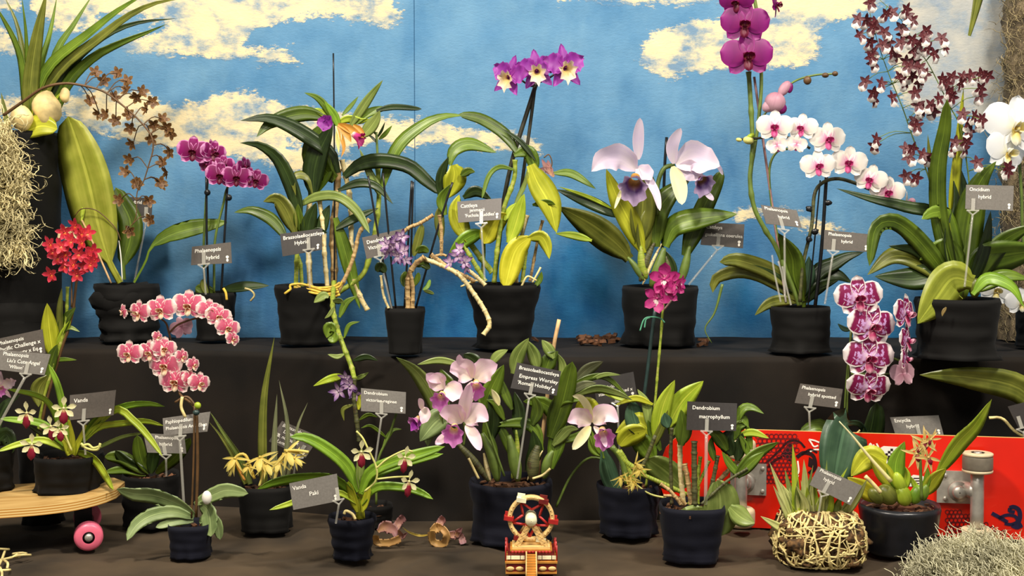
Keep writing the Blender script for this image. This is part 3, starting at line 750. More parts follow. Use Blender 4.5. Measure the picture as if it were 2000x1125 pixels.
# ---- U2 broad leaf plant
Y = potY(250, 660, 62, SHELF)
P = Plant('catasetum_orchid', 'orchid with one tall broad yellow-green leaf in a black cloth pot', 'orchid', 240, 556, Y, SHELF, UP)
P.pot(187, 312, 190, 300, wob=.12, skirt=.04)
m = MB(); lathe(m, P.org + Vector((0.004, -.004, .092)), [(.060, -.022), (.070, -.006), (.068, .014), (.056, .026), (.040, .020)], 40, 0, .16, 16, Matrix.Rotation(-.20, 3, 'Y')); P.part('cloth_wrap', m, 'cloth')
P.leaf('big', 100, [(235, 552), (212, 508), (193, 450), (170, 350), (148, 275), (133, 227)], 'oval', d=-.12, roll=.15, fold=.16, n=22, d0=-.02)
P.leaf('g', 46, [(243, 546), (242, 509), (254, 470), (254, 430), (237, 394), (226, 366)], 'oval', d=.05, roll=-.2, d0=-.01)
P.leaf('md', 34, [(262, 552), (284, 512), (296, 482), (330, 460), (380, 445), (443, 434)], 'spoon', d=.05, roll=.3, ruf=.08)
P.stake(4, [(217, 553), (190, 492), (160, 430)], 'wood', d0=-.04); P.stake(2.5, [(239, 548), (236, 500), (232, 470)], 'white', d0=-.03)
P.leaf('lime', 9, [(159, 432), (163, 405), (168, 388)], 'lance', base=False, d0=-.04)
P.stem('stem_b', 2, [(146, 422), (160, 408), (190, 412), (225, 445), (236, 470)], 'dry_tendril', d0=-.05)
card('grey label half hidden behind the brown flower spray, left of the upper shelf', [(215, 383), (298, 387), (296, 431), (214, 424)], P.Y + .03, [(40, 12, 9, 'hybrid')], (285, 428), (262, 552), 'cardd')
# ---- U3 magenta moth orchid
Y = potY(421, 652, 42, SHELF)
P = Plant('moth_orchid', 'moth orchid with two short sprays of magenta flowers edged in pale pink', 'orchid', 421, 572, Y, SHELF, UP)
P.pot(379, 461, 384, 452)
P.stem('stem_g', 5, [(400, 570), (398, 480), (402, 400), (404, 340), (385, 300)], 'flower_spike', d0=-.01)
P.stem('stem_g', 5, [(418, 570), (420, 470), (436, 400), (445, 365), (470, 335)], 'flower_spike', d0=-.01)
P.stake(5, [(407, 575), (404, 470), (403, 345)], d0=-.02); P.stake(5, [(432, 575), (438, 470), (444, 368)], d0=-.02)
for x, y in ((405, 376), (447, 386)):
    m = MB(); q = P.pt((x, y, -.03)); ball(m, q, .007, .005, .007, 8, 6); P.part('clip', m, 'stake')
for x, y, s, ya, ro in [(377, 295, 68, 5, 4), (418, 299, 58, 40, 8), (404, 322, 44, -20, 10), (430, 342, 62, 8, 6), (462, 346, 62, 10, 2), (437, 322, 46, 20, 0), (478, 325, 44, 60, -10), (500, 352, 52, 12, 12), (487, 345, 46, 30, 5), (412, 292, 46, 70, 0)]:
    P.flower('phmag', x, y, s, ya, ro, 5, -.04 - .012 * (s > 60))
P.leaf('dk', 20, [(432, 566), (480, 560), (526, 558)], 'lance', d=-.1, roll=.6); P.leaf('md', 26, [(420, 574), (395, 566), (382, 560)], 'ovl', d=0); P.leaf('ol', 14, [(405, 576), (398, 560), (396, 545)], 'ovl', d=0, d0=-.03)
P.stem('rooty', 5, [(436, 563), (441, 572), (443, 586)], 'aerial_root', d0=-.045); P.stem('root', 4, [(478, 563), (490, 567), (497, 577), (489, 588)], 'aerial_root', d0=-.045)
card('small label in front of the magenta moth orchid stakes, upper shelf left', [(375, 482), (451, 473), (453, 514), (373, 518)], P.Y - .06, [(6, 13, 10, 'Phalaenopsis'), (28, 27, 10, 'hybrid')], (398, 516), (402, 575), 'card')
# ---- U4 tall cattleya hybrid
Y = potY(598, 678, 58, SHELF)
P = Plant('cattleya_orchid', 'tall leafy cattleya with tan canes and a wilted orange and purple bloom on top', 'orchid', 605, 558, Y, SHELF, UP)
P.pot(537, 660, 550, 652, skirt=.05)
for mt, w, pts, nd in [('tcane', 14, [(650, 575), (653, 520), (650, 455), (658, 380), (660, 330)], 5), ('cane', 11, [(606, 560), (603, 500), (600, 445), (608, 372)], 4), ('cane', 9, [(640, 565), (634, 500), (632, 450), (624, 392)], 5),
   ('cane', 10, [(718, 606), (704, 580), (688, 535), (686, 470), (684, 390), (668, 312)], 9), ('gcane', 9, [(578, 560), (580, 500), (582, 455), (573, 372)], 4), ('tcane', 8, [(658, 575), (680, 530), (694, 490), (702, 455), (722, 428)], 6), ('gcane', 8, [(590, 560), (585, 510), (568, 480)], 2)]:
    P.stem(mt, w, pts, 'cane', nodes=nd, d0=R.uniform(-.03, .02), d=R.uniform(-.05, .1))
P.stem('gcane', 10, [(655, 575), (705, 540), (722, 500), (732, 455), (740, 390), (738, 325)], 'cane', nodes=3, d0=.0)
P.stem('stem_g', 5, [(738, 330), (737, 296), (735, 258)], 'flower_spike', base=False)
for a in ([(736, 270), (745, 255), (752, 238)], [(736, 265), (728, 254), (718, 248)], [(737, 280), (726, 268), (716, 262)]): P.leaf('dk', 5, a, 'lance', base=False, d0=0, d=0)
P.leaf('md', 9, [(740, 272), (752, 262), (766, 245)], 'lance', base=False)
for mt, w, k, pts in [
  ('dk', 30, 'lance', [(660, 338), (648, 303), (612, 274), (566, 246), (520, 231), (469, 236)]),
  ('g', 32, 'lance', [(640, 232), (600, 222), (560, 228), (525, 243), (501, 268)]),
  ('dk', 30, 'lance', [(582, 450), (580, 400), (563, 347), (540, 306), (505, 283), (468, 279)]),
  ('g', 54, 'lance', [(655, 350), (632, 330), (616, 300), (622, 265), (640, 240)]), ('dk', 46, 'lance', [(612, 385), (612, 340), (622, 300), (640, 262), (650, 240)]),
  ('md', 38, 'lance', [(648, 300), (632, 335), (616, 380)]), ('ol', 36, 'lance', [(576, 455), (560, 412), (540, 388), (514, 394)]),
  ('g', 24, 'lance', [(560, 470), (545, 445), (525, 425), (490, 411), (457, 415)]), ('ol', 18, 'lance', [(612, 380), (605, 350), (585, 342), (572, 352), (578, 382)]),
  ('lt', 20, 'strap', [(583, 402), (617, 385), (660, 384), (697, 412), (722, 456)]), ('md', 28, 'lance', [(655, 425), (671, 480), (687, 540), (703, 604)]),
  ('dk', 18, 'lance', [(660, 372), (700, 358), (735, 364), (768, 399)]), ('dk', 30, 'strap', [(672, 345), (702, 322), (744, 314), (797, 324), (832, 352), (866, 382)]),
  ('dk', 18, 'lance', [(655, 448), (690, 428), (740, 406)]), ('md', 15, 'lance', [(655, 240), (636, 208), (618, 190), (594, 181)]),
  ('md', 9, 'lance', [(668, 226), (688, 204), (700, 188)]), ('lt', 18, 'lance', [(682, 250), (700, 222), (722, 190), (748, 156)]), ('br', 18, 'lance', [(662, 250), (652, 225), (634, 198)]),
  ('md', 18, 'lance', [(690, 245), (712, 225), (740, 214), (765, 212)]), ('dk', 12, 'strap', [(735, 216), (770, 209), (824, 213)]), ('lt', 26, 'lance', [(705, 268), (722, 250), (735, 232), (742, 216)]),
  ('lime', 14, 'lance', [(648, 234), (625, 218), (604, 215)]), ('lime', 16, 'lance', [(660, 240), (680, 232), (705, 236), (722, 232)]), ('lime', 10, 'lance', [(636, 250), (615, 262), (600, 270)]),
  ('lt', 18, 'blade', [(744, 378), (722, 338), (702, 290)]), ('md', 26, 'lance', [(744, 378), (761, 320), (780, 284), (803, 261), (841, 236), (876, 226), (908, 226)]),
  ('dk', 14, 'lance', [(598, 470), (620, 450), (640, 455)]), ('g', 22, 'lance', [(590, 455), (584, 430), (582, 398)]), ('dk', 26, 'lance', [(620, 470), (632, 430), (644, 400)]), ('dk', 28, 'lance', [(598, 470), (605, 430), (618, 395)])]:
    P.leaf(mt, w, pts, k, base=False, d0=-.015, d=R.uniform(-.25, .12))
P.stake(3.5, [(653, 570), (653, 300), (651, 104)], d0=.0)
for mt, w, pts in [('vio', 32, [(648, 246), (636, 240), (621, 232)]), ('vio', 20, [(640, 248), (628, 238), (630, 228)]), ('oran', 15, [(660, 243), (680, 250), (712, 270)]), ('oran', 14, [(662, 244), (678, 262), (686, 278)]), ('oran', 10, [(690, 244), (702, 252), (714, 266)]),
   ('oran', 8, [(660, 246), (668, 270), (672, 290), (666, 308)]), ('crm2', 8, [(658, 250), (660, 275), (662, 300)]), ('cream', 8, [(656, 246), (664, 262), (664, 282)])]:
    m = MB(); ribbon(m, [P.pt((*q, -.07)) for q in pts], w * S(P.Y), 'lance', n=8, thick=0, ruf=.25 if mt == 'vio' else .05, fold=.5, cols=5); P.part('wilted_petal', m, mt)
m = MB(); funnel(m, P.pt((690, 262, -.07)), (.7, -.3, -.45), .026, .006, .013); P.part('wilted_lip', m, 'mag')
for pts in ([(556, 574), (568, 564), (567, 557), (590, 555), (630, 566), (660, 566)], [(580, 558), (610, 572), (640, 574), (662, 570)], [(574, 561), (605, 565), (650, 578), (664, 575)], [(600, 556), (620, 562), (650, 560), (664, 552)], [(640, 566), (662, 560), (668, 550)]):
    P.stem('rooty', 5, pts, 'aerial_root', d0=-.062, d=0, base=False)
card('label of the tall cattleya with tan canes, tilted left on the upper shelf', [(547, 457), (630, 446), (628, 488), (552, 501)], P.Y - .07, [(5, 13, 10.5, 'Brassolaeliocattleya'), (27, 26, 10.5, 'Hybrid')], (603, 487), (605, 562), 'cardd')
# cascading cane in front of the shelf
P.stem('gcane', 9, [(652, 552, -.04), (650, 600, -.14), (660, 645, -.2), (671, 677, -.23), (686, 715, -.24), (692, 740, -.24)], 'hanging_cane', nodes=9, d=0, base=False)
P.stem('dcane', 8, [(692, 740, -.24), (692, 780, -.24), (698, 830, -.24), (702, 862, -.24)], 'hanging_cane', nodes=3, d=0, base=False)
for mt, w, pts in [('lt', 17, [(642, 580), (632, 578), (613, 591)]), ('lt', 12, [(650, 588), (665, 588), (672, 596)]), ('md', 13, [(663, 620), (676, 592), (698, 578)]), ('lt', 8, [(652, 600), (644, 614), (634, 622)]), ('md', 24, [(655, 646), (645, 640), (638, 660)]), ('md', 20, [(655, 648), (650, 662), (640, 662)]),
   ('md', 8, [(672, 660), (682, 635), (703, 628)]), ('lt', 9, [(672, 692), (658, 697), (640, 692)]), ('dk', 12, [(690, 704), (715, 697), (738, 704)]), ('lime', 15, [(672, 735), (645, 740), (612, 754)]), ('lt', 12, [(692, 740), (708, 735), (720, 727)]), ('ol', 8, [(690, 790), (670, 800), (672, 822)]), ('md', 8, [(702, 820), (720, 810), (738, 815)]), ('yl', 12, [(700, 800), (702, 780), (706, 770)])]:
    P.leaf(mt, w, [(a, b, -.24) for a, b in pts], 'lance', base=False, d=0, name='hanging_leaf')
for x, y, s in ((684, 752, 44), (662, 764, 40), (676, 738, 34), (694, 768, 30)): P.flower('star', x, y, s, R.uniform(-30, 30), R.uniform(-60, 60), 10, -.27)
# ---- U6 small dendrobium
Y = potY(790, 697, 40, SHELF)
P = Plant('dendrobium_orchid', 'small dendrobium with knobbly tan canes and violet star flowers in a narrow black pot', 'orchid', 791, 602, Y, SHELF, UP)
P.pot(750, 833, 760, 826, sq=.1, wob=.02, skirt=0)
for p in ([(765, 602), (738, 455), (719, 343)], [(773, 602), (759, 455), (748, 338)], [(790, 600), (797, 475), (804, 353)], [(800, 600), (805, 420), (807, 355)], [(812, 602), (842, 492), (862, 424), (884, 356)]): P.stake(4.5, p, d0=-.01)
for mt, w, pts, nd in [('tcane', 10, [(797, 602), (797, 545), (810, 518), (829, 502)], 6), ('tcane', 8, [(806, 602), (806, 560), (800, 530)], 5), ('cane', 5, [(759, 602), (749, 576), (744, 538)], 3), ('tcane', 7, [(786, 455), (800, 444), (820, 436), (846, 420)], 5), ('tcane', 7, [(862, 500), (862, 450), (858, 420)], 3),
   ('cane', 9, [(829, 506), (859, 517), (896, 537), (923, 570), (947, 607), (956, 634), (944, 654)], 12), ('tcane', 8, [(842, 497), (880, 525), (920, 545), (924, 550)], 5), ('cane', 8, [(912, 526), (930, 540), (948, 557)], 4), ('tcane', 5, [(842, 503), (862, 497), (872, 500)], 3)]:
    P.stem(mt, w, pts, 'cane', nodes=nd, d0=-.03, base=False, d=-.1)
for mt, w, pts in [('ol', 18, [(808, 500), (818, 465), (825, 438)]), ('md', 16, [(812, 492), (826, 486), (838, 492)]), ('md', 12, [(806, 560), (815, 545), (818, 532)]), ('br', 9, [(826, 566), (835, 560), (840, 546)]), ('lt', 8, [(828, 568), (838, 570), (848, 574)]), ('dk', 20, [(735, 530), (744, 520), (754, 532)]), ('g', 16, [(812, 520), (825, 515), (840, 525)]), ('g', 14, [(790, 560), (788, 545), (793, 530)])]:
    P.leaf(mt, w, pts, 'ovl', base=False, d0=-.03)
for x, y, s in [(775, 470, 40), (760, 490, 36), (790, 490, 40), (778, 500, 38), (768, 478, 34), (785, 462, 32), (755, 478, 32), (792, 508, 30), (895, 500, 36), (880, 512, 32), (908, 512, 34), (898, 488, 32), (912, 522, 26)]:
    P.flower('star', x, y, s, R.uniform(-40, 40), R.uniform(-180, 180), R.uniform(-25, 25), -.06 - R.random() * .02)
card('label behind the violet star flowers of the small dendrobium, upper shelf', [(707, 464), (790, 446), (792, 488), (716, 506)], P.Y - .02, [(7, 15, 10, 'Dendrobium'), (8, 27, 10, "Victoria")], (742, 500), (765, 603), 'card')
# ---- U7 cattleya with yellowing leaves
Y = potY(985, 685, 50, SHELF)
P = Plant('cattleya_orchid', 'cattleya with yellow leaves and three purple cream-lipped flowers on a tall dark stem', 'orchid', 984, 556, Y, SHELF, UP)
P.pot(910, 1057, 945, 1040, skirt=.28, wob=.07)
for mt, w, pts in [('stem_d', 9, [(965, 555), (975, 470), (984, 392), (999, 319), (1014, 268), (1034, 205), (1049, 158)]), ('stem_d', 7, [(1000, 555), (1010, 440), (1022, 340), (1036, 240), (1046, 160)])]: P.stem(mt, w, pts, 'flower_spike')
for x, y, s, ya, ro, dx in [(996, 150, 84, -30, 12, 0), (1048, 138, 84, 0, -8, 0), (1102, 132, 92, 20, -5, 0)]: P.flower('cviol', x, y, s, ya, ro, -8, -.05)
for p in ([(1045, 165), (1036, 168), (1012, 152)], [(1050, 162), (1068, 155), (1090, 140)]): P.stem('stem_d', 4, p, 'flower_stalk', base=False, d0=-.01)
for mt, w, pts, nd in [('gcane', 9, [(965, 552), (972, 480), (984, 408), (1004, 350), (1006, 312)], 4), ('gcane', 8, [(990, 552), (996, 470), (1010, 400)], 3), ('cane', 8, [(1008, 552), (1015, 480), (1030, 420)], 3), ('gcane', 12, [(962, 532), (940, 505), (918, 475)], 2), ('gcane', 9, [(948, 550), (930, 520), (900, 470)], 3), ('gcane', 8, [(1020, 552), (1026, 500), (1030, 466)], 3), ('lt' and 'gcane', 7, [(940, 550), (945, 500), (945, 470)], 2), ('tcane', 6, [(1035, 550), (1050, 470), (1060, 430)], 3)]:
    P.stem(mt, w, pts, 'pseudobulb', nodes=nd, d0=R.uniform(-.03, .03))
for mt, w, k, pts in [
  ('g', 24, 'strap', [(1008, 296), (985, 262), (940, 233), (895, 223)]), ('dk', 11, 'lance', [(1045, 312), (1017, 277), (983, 252)]), ('md', 10, 'strap', [(1005, 332), (976, 326), (955, 343), (941, 388)]),
  ('md', 28, 'lance', [(1004, 303), (1030, 296), (1042, 320), (1036, 350)]), ('yl', 50, 'lance', [(1036, 322), (1050, 355), (1074, 400), (1087, 455)]), ('yel', 42, 'ovl', [(990, 420), (965, 436), (945, 476)]),
  ('lime', 32, 'lance', [(994, 475), (1010, 428), (1024, 378)]), ('yel', 46, 'ovl', [(1034, 464), (1006, 492), (986, 562)]), ('yl', 26, 'lance', [(1030, 466), (1056, 462), (1068, 480), (1073, 506)]),
  ('yl', 36, 'lance', [(915, 470), (898, 438), (890, 408), (897, 380)]), ('br', 30, 'lance', [(945, 452), (912, 466), (876, 497)]), ('dk', 22, 'lance', [(905, 386), (930, 373), (960, 390)]),
  ('dk', 20, 'lance', [(858, 382), (862, 340), (876, 306)]), ('yl', 44, 'lance', [(885, 322), (888, 345), (873, 388)]), ('md', 28, 'lance', [(878, 322), (888, 294), (918, 282), (970, 298)]), ('g', 17, 'lance', [(900, 343), (915, 334), (928, 336)]),
  ('lt', 10, 'lance', [(1005, 400), (1025, 360), (1030, 330)]), ('md', 14, 'lance', [(1040, 400), (1070, 395), (1085, 400)]), ('lime', 16, 'lance', [(985, 430), (998, 410), (1010, 396)]), ('md', 20, 'lance', [(870, 420), (862, 390), (880, 360)]), ('ol', 20, 'lance', [(862, 470), (858, 420), (872, 390)]),
  ('md', 12, 'lance', [(1045, 560), (1055, 545), (1058, 530)])]:
    P.leaf(mt, w, pts, k, base=False, d0=-.03, d=R.uniform(-.2, .1))
P.stem('cane', 5, [(880, 440), (890, 415), (886, 395)], 'sheath', base=False)
m = MB()
for pts in ([(1082, 345), (1066, 325), (1058, 310)], [(1080, 342), (1068, 332), (1052, 330)], [(1078, 344), (1072, 325), (1070, 312)]): ribbon(m, [P.pt((*q, -.0)) for q in pts], 12 * S(P.Y), 'lance', n=8, thick=0, ruf=.3, cols=5)
P.part('withered_flower', m, 'dry')
P.stem('stem_b', 2.5, [(1062, 308), (1072, 302), (1078, 316), (1076, 330)], 'withered_stalk', base=False)
for pts in ([(1018, 560), (1030, 540), (1048, 548)], [(1040, 552), (1052, 530), (1056, 522)], [(950, 556), (930, 548), (900, 560)]): P.stem('root', 4, pts, 'aerial_root', d0=-.05, base=False)
card('label among the yellow cattleya leaves in the middle of the upper shelf', [(893, 394), (980, 387), (978, 429), (895, 435)], P.Y - .05, [(6, 13, 10, 'Cattleya'), (24, 22, 9, 'jenmanii'), (14, 32, 9, "'Fuchsia Ruddles'")], (940, 436), (947, 550), 'card')
# ---- U8 pale lavender cattleya
Y = potY(1288, 680, 68, SHELF)
P = Plant('cattleya_orchid', 'cattleya with two large drooping pale lavender flowers and broad olive leaves', 'orchid', 1289, 560, Y, SHELF, UP)
P.pot(1214, 1363, 1220, 1356, skirt=.04, wob=.04)
for mt, w, pts, nm in [('br' and 'stem_g', 24, [(1272, 560), (1284, 530), (1297, 484)], 'pseudobulb'), ('dcane', 15, [(1250, 550), (1262, 510), (1278, 474)], 'pseudobulb'), ('cane', 7, [(1255, 556), (1270, 520), (1292, 476)], 'sheath'), ('stem_g', 14, [(1258, 548), (1240, 520), (1226, 502)], 'pseudobulb'), ('gcane', 18, [(1262, 545), (1254, 515), (1251, 480)], 'pseudobulb'), ('stem_g', 18, [(1328, 556), (1338, 520), (1347, 480)], 'pseudobulb'), ('dcane', 12, [(1310, 548), (1305, 520), (1300, 500)], 'pseudobulb')]:
    P.stem(mt, w, pts, nm, prof='bulb', d0=-.02)
for mt, w, k, pts in [
  ('ol', 56, 'lance', [(1230, 506), (1204, 478), (1156, 440), (1092, 404)]), ('dk', 26, 'lance', [(1210, 424), (1156, 397), (1086, 370)]), ('md', 17, 'lance', [(1080, 338), (1117, 340), (1164, 369)]), ('lime', 16, 'lance', [(1156, 470), (1120, 460), (1084, 456)]),
  ('yl', 42, 'lance', [(1256, 495), (1233, 440), (1204, 382), (1184, 330)]), ('ol', 50, 'lance', [(1248, 478), (1256, 400), (1256, 338)]), ('g', 46, 'lance', [(1281, 482), (1282, 420), (1308, 380), (1348, 350)]),
  ('g', 38, 'strap', [(1338, 500), (1352, 460), (1375, 405), (1412, 332)]), ('md', 44, 'lance', [(1300, 482), (1316, 444), (1364, 428), (1440, 418)]), ('ol', 40, 'lance', [(1255, 495), (1262, 440), (1270, 400)]), ('dk', 20, 'lance', [(1318, 545), (1310, 515), (1300, 490)]), ('lime', 8, 'lance', [(1200, 410), (1150, 385), (1090, 364)])]:
    P.leaf(mt, w, pts, k, base=False, d0=-.02, d=R.uniform(-.18, .05), n=18)
P.stem('stem_g', 9, [(1284, 420), (1284, 365), (1296, 330), (1318, 322)], 'flower_stalk', base=False, d0=-.02); P.stem('stem_g', 7, [(1284, 380), (1272, 345), (1255, 325)], 'flower_stalk', base=False, d0=-.02)
P.stake(6, [(1292, 556), (1297, 354), (1302, 268)], d0=.0)
def traced_flower(P, org, items, dy, lip, lipspan, lm, tiltdir=(0, -1, -.8), lab=None):
    base = None
    for i, (mt, w, pts, rf) in enumerate(items):
        mb = MB(); p3 = [P.pt((*q, dy - .012 * j)) for j, q in enumerate(pts)]
        ribbon(mb, p3, w * S(P.Y + dy), 'pet' if rf else 'sep', n=16, thick=0, ruf=rf, fold=.28, cols=9 if rf else 5, rk=5, roll=R.uniform(-.3, .3))
        o = P.part('flower' if i == 0 else 'petal', mb, mt, base)
        if i == 0: base = o
    mb = MB(); k = lipspan * S(P.Y + dy)
    funnel(mb, P.pt((*org, dy - .006)), Vector(tiltdir), k * .95, k * .2, k * .62, ruf=.13, seg=30, n=9)
    P.part('lip', mb, lm, base); return base
traced_flower(P, (1241, 345), [('lav', 23, [(1247, 312), (1246, 270), (1250, 230)], 0), ('lav', 50, [(1243, 332), (1215, 308), (1180, 310), (1155, 335)], .14), ('lav', 17, [(1250, 325), (1266, 350), (1281, 378), (1289, 412)], 0), ('lav', 34, [(1243, 328), (1262, 340), (1272, 352)], .1), ('cream', 8, [(1228, 352), (1212, 378), (1200, 408)], 0)], -.06, None, 44, 'l_lav', (-.25, -1, -.9))
traced_flower(P, (1366, 342), [('lav', 24, [(1316, 320), (1313, 285), (1330, 250)], 0), ('lav', 62, [(1320, 322), (1352, 308), (1380, 316), (1406, 325)], .14), ('cream', 30, [(1314, 325), (1326, 360), (1332, 400)], 0), ('lav', 40, [(1325, 325), (1352, 335), (1372, 352)], .1), ('lav', 8, [(1395, 318), (1404, 326), (1412, 342)], 0), ('lav', 12, [(1376, 372), (1386, 384), (1393, 392)], 0)], -.06, None, 34, 'l_lav', (.35, -.9, -.9))
card('label floating between the lavender cattleya and the tall purple moth orchid', [(1374, 434), (1454, 438), (1451, 485), (1368, 478)], P.Y - .02, [(6, 12, 9.5, 'Cattleya'), (6, 26, 9, 'gaskelliana coerulea')], (1402, 480), (1345, 556), 'card')
# ---- U9 tall phal pot with two orchids
Y = potY(1563, 694, 56, SHELF)
P = Plant('moth_orchid', 'pot holding a tall purple moth orchid spray and an arching white pink-centred spray', 'orchid', 1565, 600, Y, SHELF, UP)
P.pot(1505, 1622, 1508, 1616, skirt=.10, wob=.04)
P.stem('stem_g', 9, [(1562, 596), (1518, 488), (1495, 450), (1473, 405), (1465, 350), (1470, 290), (1466, 200), (1462, 140)], 'flower_spike', nodes=6, d0=-.01)
P.stem('stem_g', 7, [(1472, 300), (1482, 230), (1487, 150), (1480, 40), (1470, -20)], 'flower_spike', base=False, d0=-.01)
P.stem('stem_p', 5, [(1535, 590), (1508, 400), (1473, 150)], 'stake', d0=0)
P.stem('stem_g', 5, [(1520, 470), (1506, 390), (1503, 328), (1518, 296), (1546, 290), (1576, 284)], 'flower_spike', base=False)
P.stem('stem_g', 4, [(1484, 235), (1520, 190), (1550, 160), (1590, 147), (1632, 144)], 'flower_spike', base=False, d0=-.01)
for x, y, s, ya, ro, ti in [(1460, 108, 106, 0, -3, 0), (1455, 45, 98, -8, 3, 4), (1438, 2, 72, -20, 0, 20), (1516, 8, 60, 70, 20, 0)]: P.flower('phpur', x, y, s, ya, ro, ti, -.05)
def bud(P, x, y, w, h, mt, rot=0, dy=-.03, nm='bud'):
    m = MB(); s = S(P.Y + dy); ball(m, P.pt((x, y, dy)), w / 2 * s, w / 2.4 * s, h / 2 * s, 10, 8, Matrix.Rotation(math.radians(rot), 3, 'Y')); return P.part(nm, m, mt)
for a in [(1514, 200, 42, 40, 'phback', 20), (1504, 206, 24, 34, 'phback', 60), (1526, 212, 22, 22, 'phpur', 0), (1532, 173, 20, 34, 'phback', 35), (1543, 172, 12, 20, 'phpur', 10), (1577, 157, 16, 17, 'stem_b', 0), (1612, 147, 14, 10, 'stem_b', 0), (1631, 144, 12, 10, 'stem_b', 0), (1505, 92, 10, 6, 'stem_d', 20)]: P_ = bud(P, *a)
for a in [(1462, 274, 22, 16, 'stem_y', 10), (1466, 266, 18, 10, 'lime', -30), (1443, 273, 12, 8, 'stem_y', 10)]: bud(P, *a)
P.stem('stem_d', 5, [(1446, 272), (1480, 270), (1525, 266), (1560, 276), (1582, 290)], 'flower_spike', base=False, d0=-.02)
P.stem('dcane', 7, [(1562, 590), (1569, 514), (1585, 443), (1591, 379), (1608, 356), (1636, 349), (1668, 357), (1700, 370)], 'flower_spike', d0=-.02)
P.stake(7, [(1592, 598), (1605, 480), (1614, 345)], d0=-.01)
P.stake(3, [(1578, 598), (1590, 480), (1602, 352)], d0=-.01)
for x, y in ((1580, 408), (1617, 396), (1592, 452), (1580, 468)):
    m = MB(); q = P.pt((x, y, -.03)); ball(m, q, .007, .005, .006, 8, 6, None, .4, 200); P.part('clip', m, 'stake')
for x, y, s, ya, ro, ti in [(1518, 284, 44, 160, 10, 0), (1556, 282, 44, 160, -10, 0), (1566, 249, 64, -25, 4, 0), (1513, 247, 74, -10, 2, 0), (1617, 271, 76, 5, 0, 0), (1658, 317, 74, -12, 6, 0), (1598, 323, 72, 0, -2, 0), (1700, 350, 68, -22, 14, 0), (1734, 375, 72, -5, 6, 0), (1773, 394, 46, 75, 6, 0)]:
    P.flower('phwht', x, y, s, ya, ro, ti, -.06)
bud(P, 1781, 393, 15, 13, 'phback')
for mt, w, k, pts in [
  ('ol', 30, 'strap', [(1556, 584), (1516, 552), (1474, 533), (1436, 530), (1398, 545), (1392, 572)]), ('ol', 34, 'strap', [(1545, 560), (1500, 528), (1440, 508), (1405, 512)]), ('dk', 20, 'lance', [(1550, 570), (1510, 540), (1460, 515)]),
  ('ol', 24, 'lance', [(1556, 590), (1526, 587), (1500, 594), (1474, 616)]), ('g', 46, 'lance', [(1565, 590), (1550, 540), (1546, 500), (1520, 455)]), ('dk', 30, 'lance', [(1564, 588), (1596, 534), (1628, 516), (1654, 502), (1688, 492)]),
  ('dk', 26, 'lance', [(1590, 562), (1628, 537), (1664, 552)]), ('md', 22, 'lance', [(1570, 600), (1568, 560), (1572, 530)]), ('dk', 24, 'lance', [(1575, 590), (1600, 560), (1640, 545)]), ('bl', 30, 'lance', [(1560, 585), (1578, 540), (1580, 500)]), ('g', 34, 'lance', [(1580, 580), (1604, 550), (1640, 520)])]:
    P.leaf(mt, w, pts, k, d0=-.0, d=R.uniform(-.3, .1))
P.stem('stem_g', 6, [(1411, 555), (1396, 610), (1377, 642), (1390, 670)], 'aerial_root', base=False, d0=-.02, prof='taper')
for pts in ([(1525, 590), (1512, 530), (1508, 498)], [(1535, 590), (1528, 540), (1520, 510)], [(1545, 596), (1536, 560), (1528, 520)]): P.stem('clear', 4, pts, 'aerial_root', d0=-.03)  # transparent grey sticks in the pot, not roots
card('tilted label in front of the tall purple moth orchid stem, upper shelf', [(1486, 400), (1556, 411), (1566, 445), (1496, 437)], P.Y - .07, [(5, 9, 9, 'Phalaenopsis'), (28, 23, 9, 'hybrid')], (1530, 448), (1533, 580), 'card')
card('label at the base of the white moth orchid beside the right-hand leaves', [(1610, 449), (1702, 458), (1698, 492), (1608, 487)], P.Y - .08, [(8, 10, 9, 'Phalaenopsis'), (34, 23, 9, 'hybrid')], (1627, 490), (1611, 594), 'card')
# ---- U10 oncidium
M['ol2'] = leaf_mat('leaf_ol2', (112, 124, 30), (164, 172, 62))
Y = potY(1872, 708, 70, SHELF)
P = Plant('oncidium_orchid', 'orchid with tall airy sprays of small burgundy and white flowers and wide pleated leaves', 'orchid', 1868, 584, Y, SHELF, UP)
P.pot(1790, 1950, 1800, 1942, skirt=.14, wob=.05)
of = fx([(260,230),(250,125),(300,130),(350,180),(330,270),(360,150),(330,20),(430,90),(470,80),(560,60),(570,100),(600,130),(530,180),(420,210),(450,270),(410,290),(345,335),(330,370),(345,410),(470,340),(490,360),(545,220),(530,280),(600,260),(690,200),(680,240),(650,290),(610,330),(620,370),(700,310),(740,350),(790,250),(810,310),(560,400),(580,430),(620,400),(650,440),(600,490),(680,480),(520,500),(550,530),(640,530),(300,530),(400,540),(350,600),(350,640),(470,630),(620,600),(640,680),(660,710),(720,680),(740,720),(770,640),(830,580),(850,600),(820,530),(790,510),(860,500),(910,540),(930,500),(980,490),(1050,480),(1090,490),(1040,570),(1040,620),(860,630),(620,780),(630,815),(365,900),(360,940),(560,960),(600,960),(580,1020),(670,1000),(690,1020),(930,740),(1000,750),(1050,770),(960,800),(970,850),(1040,795),(880,920),(870,960),(950,920),(940,960),(1020,1050),(1220,1080),(1220,1110)], 1600, 0, 3.31) + fx([(500,130),(560,140),(600,215),(820,240),(1090,85)], 1600, 300, 2.96)
P.spike('stem_g', 4, [[(1868, 580), (1835, 430), (1811, 338), (1784, 272), (1763, 211), (1736, 145), (1712, 75), (1690, -10)], [(1880, 580), (1895, 400), (1878, 260), (1857, 211), (1839, 175), (1811, 121), (1787, 90), (1763, 42), (1712, -6)]], 'burg', [(a, b, 33) for a, b in of[:-3]], dy=-.01, jit=40, pw=1.6)
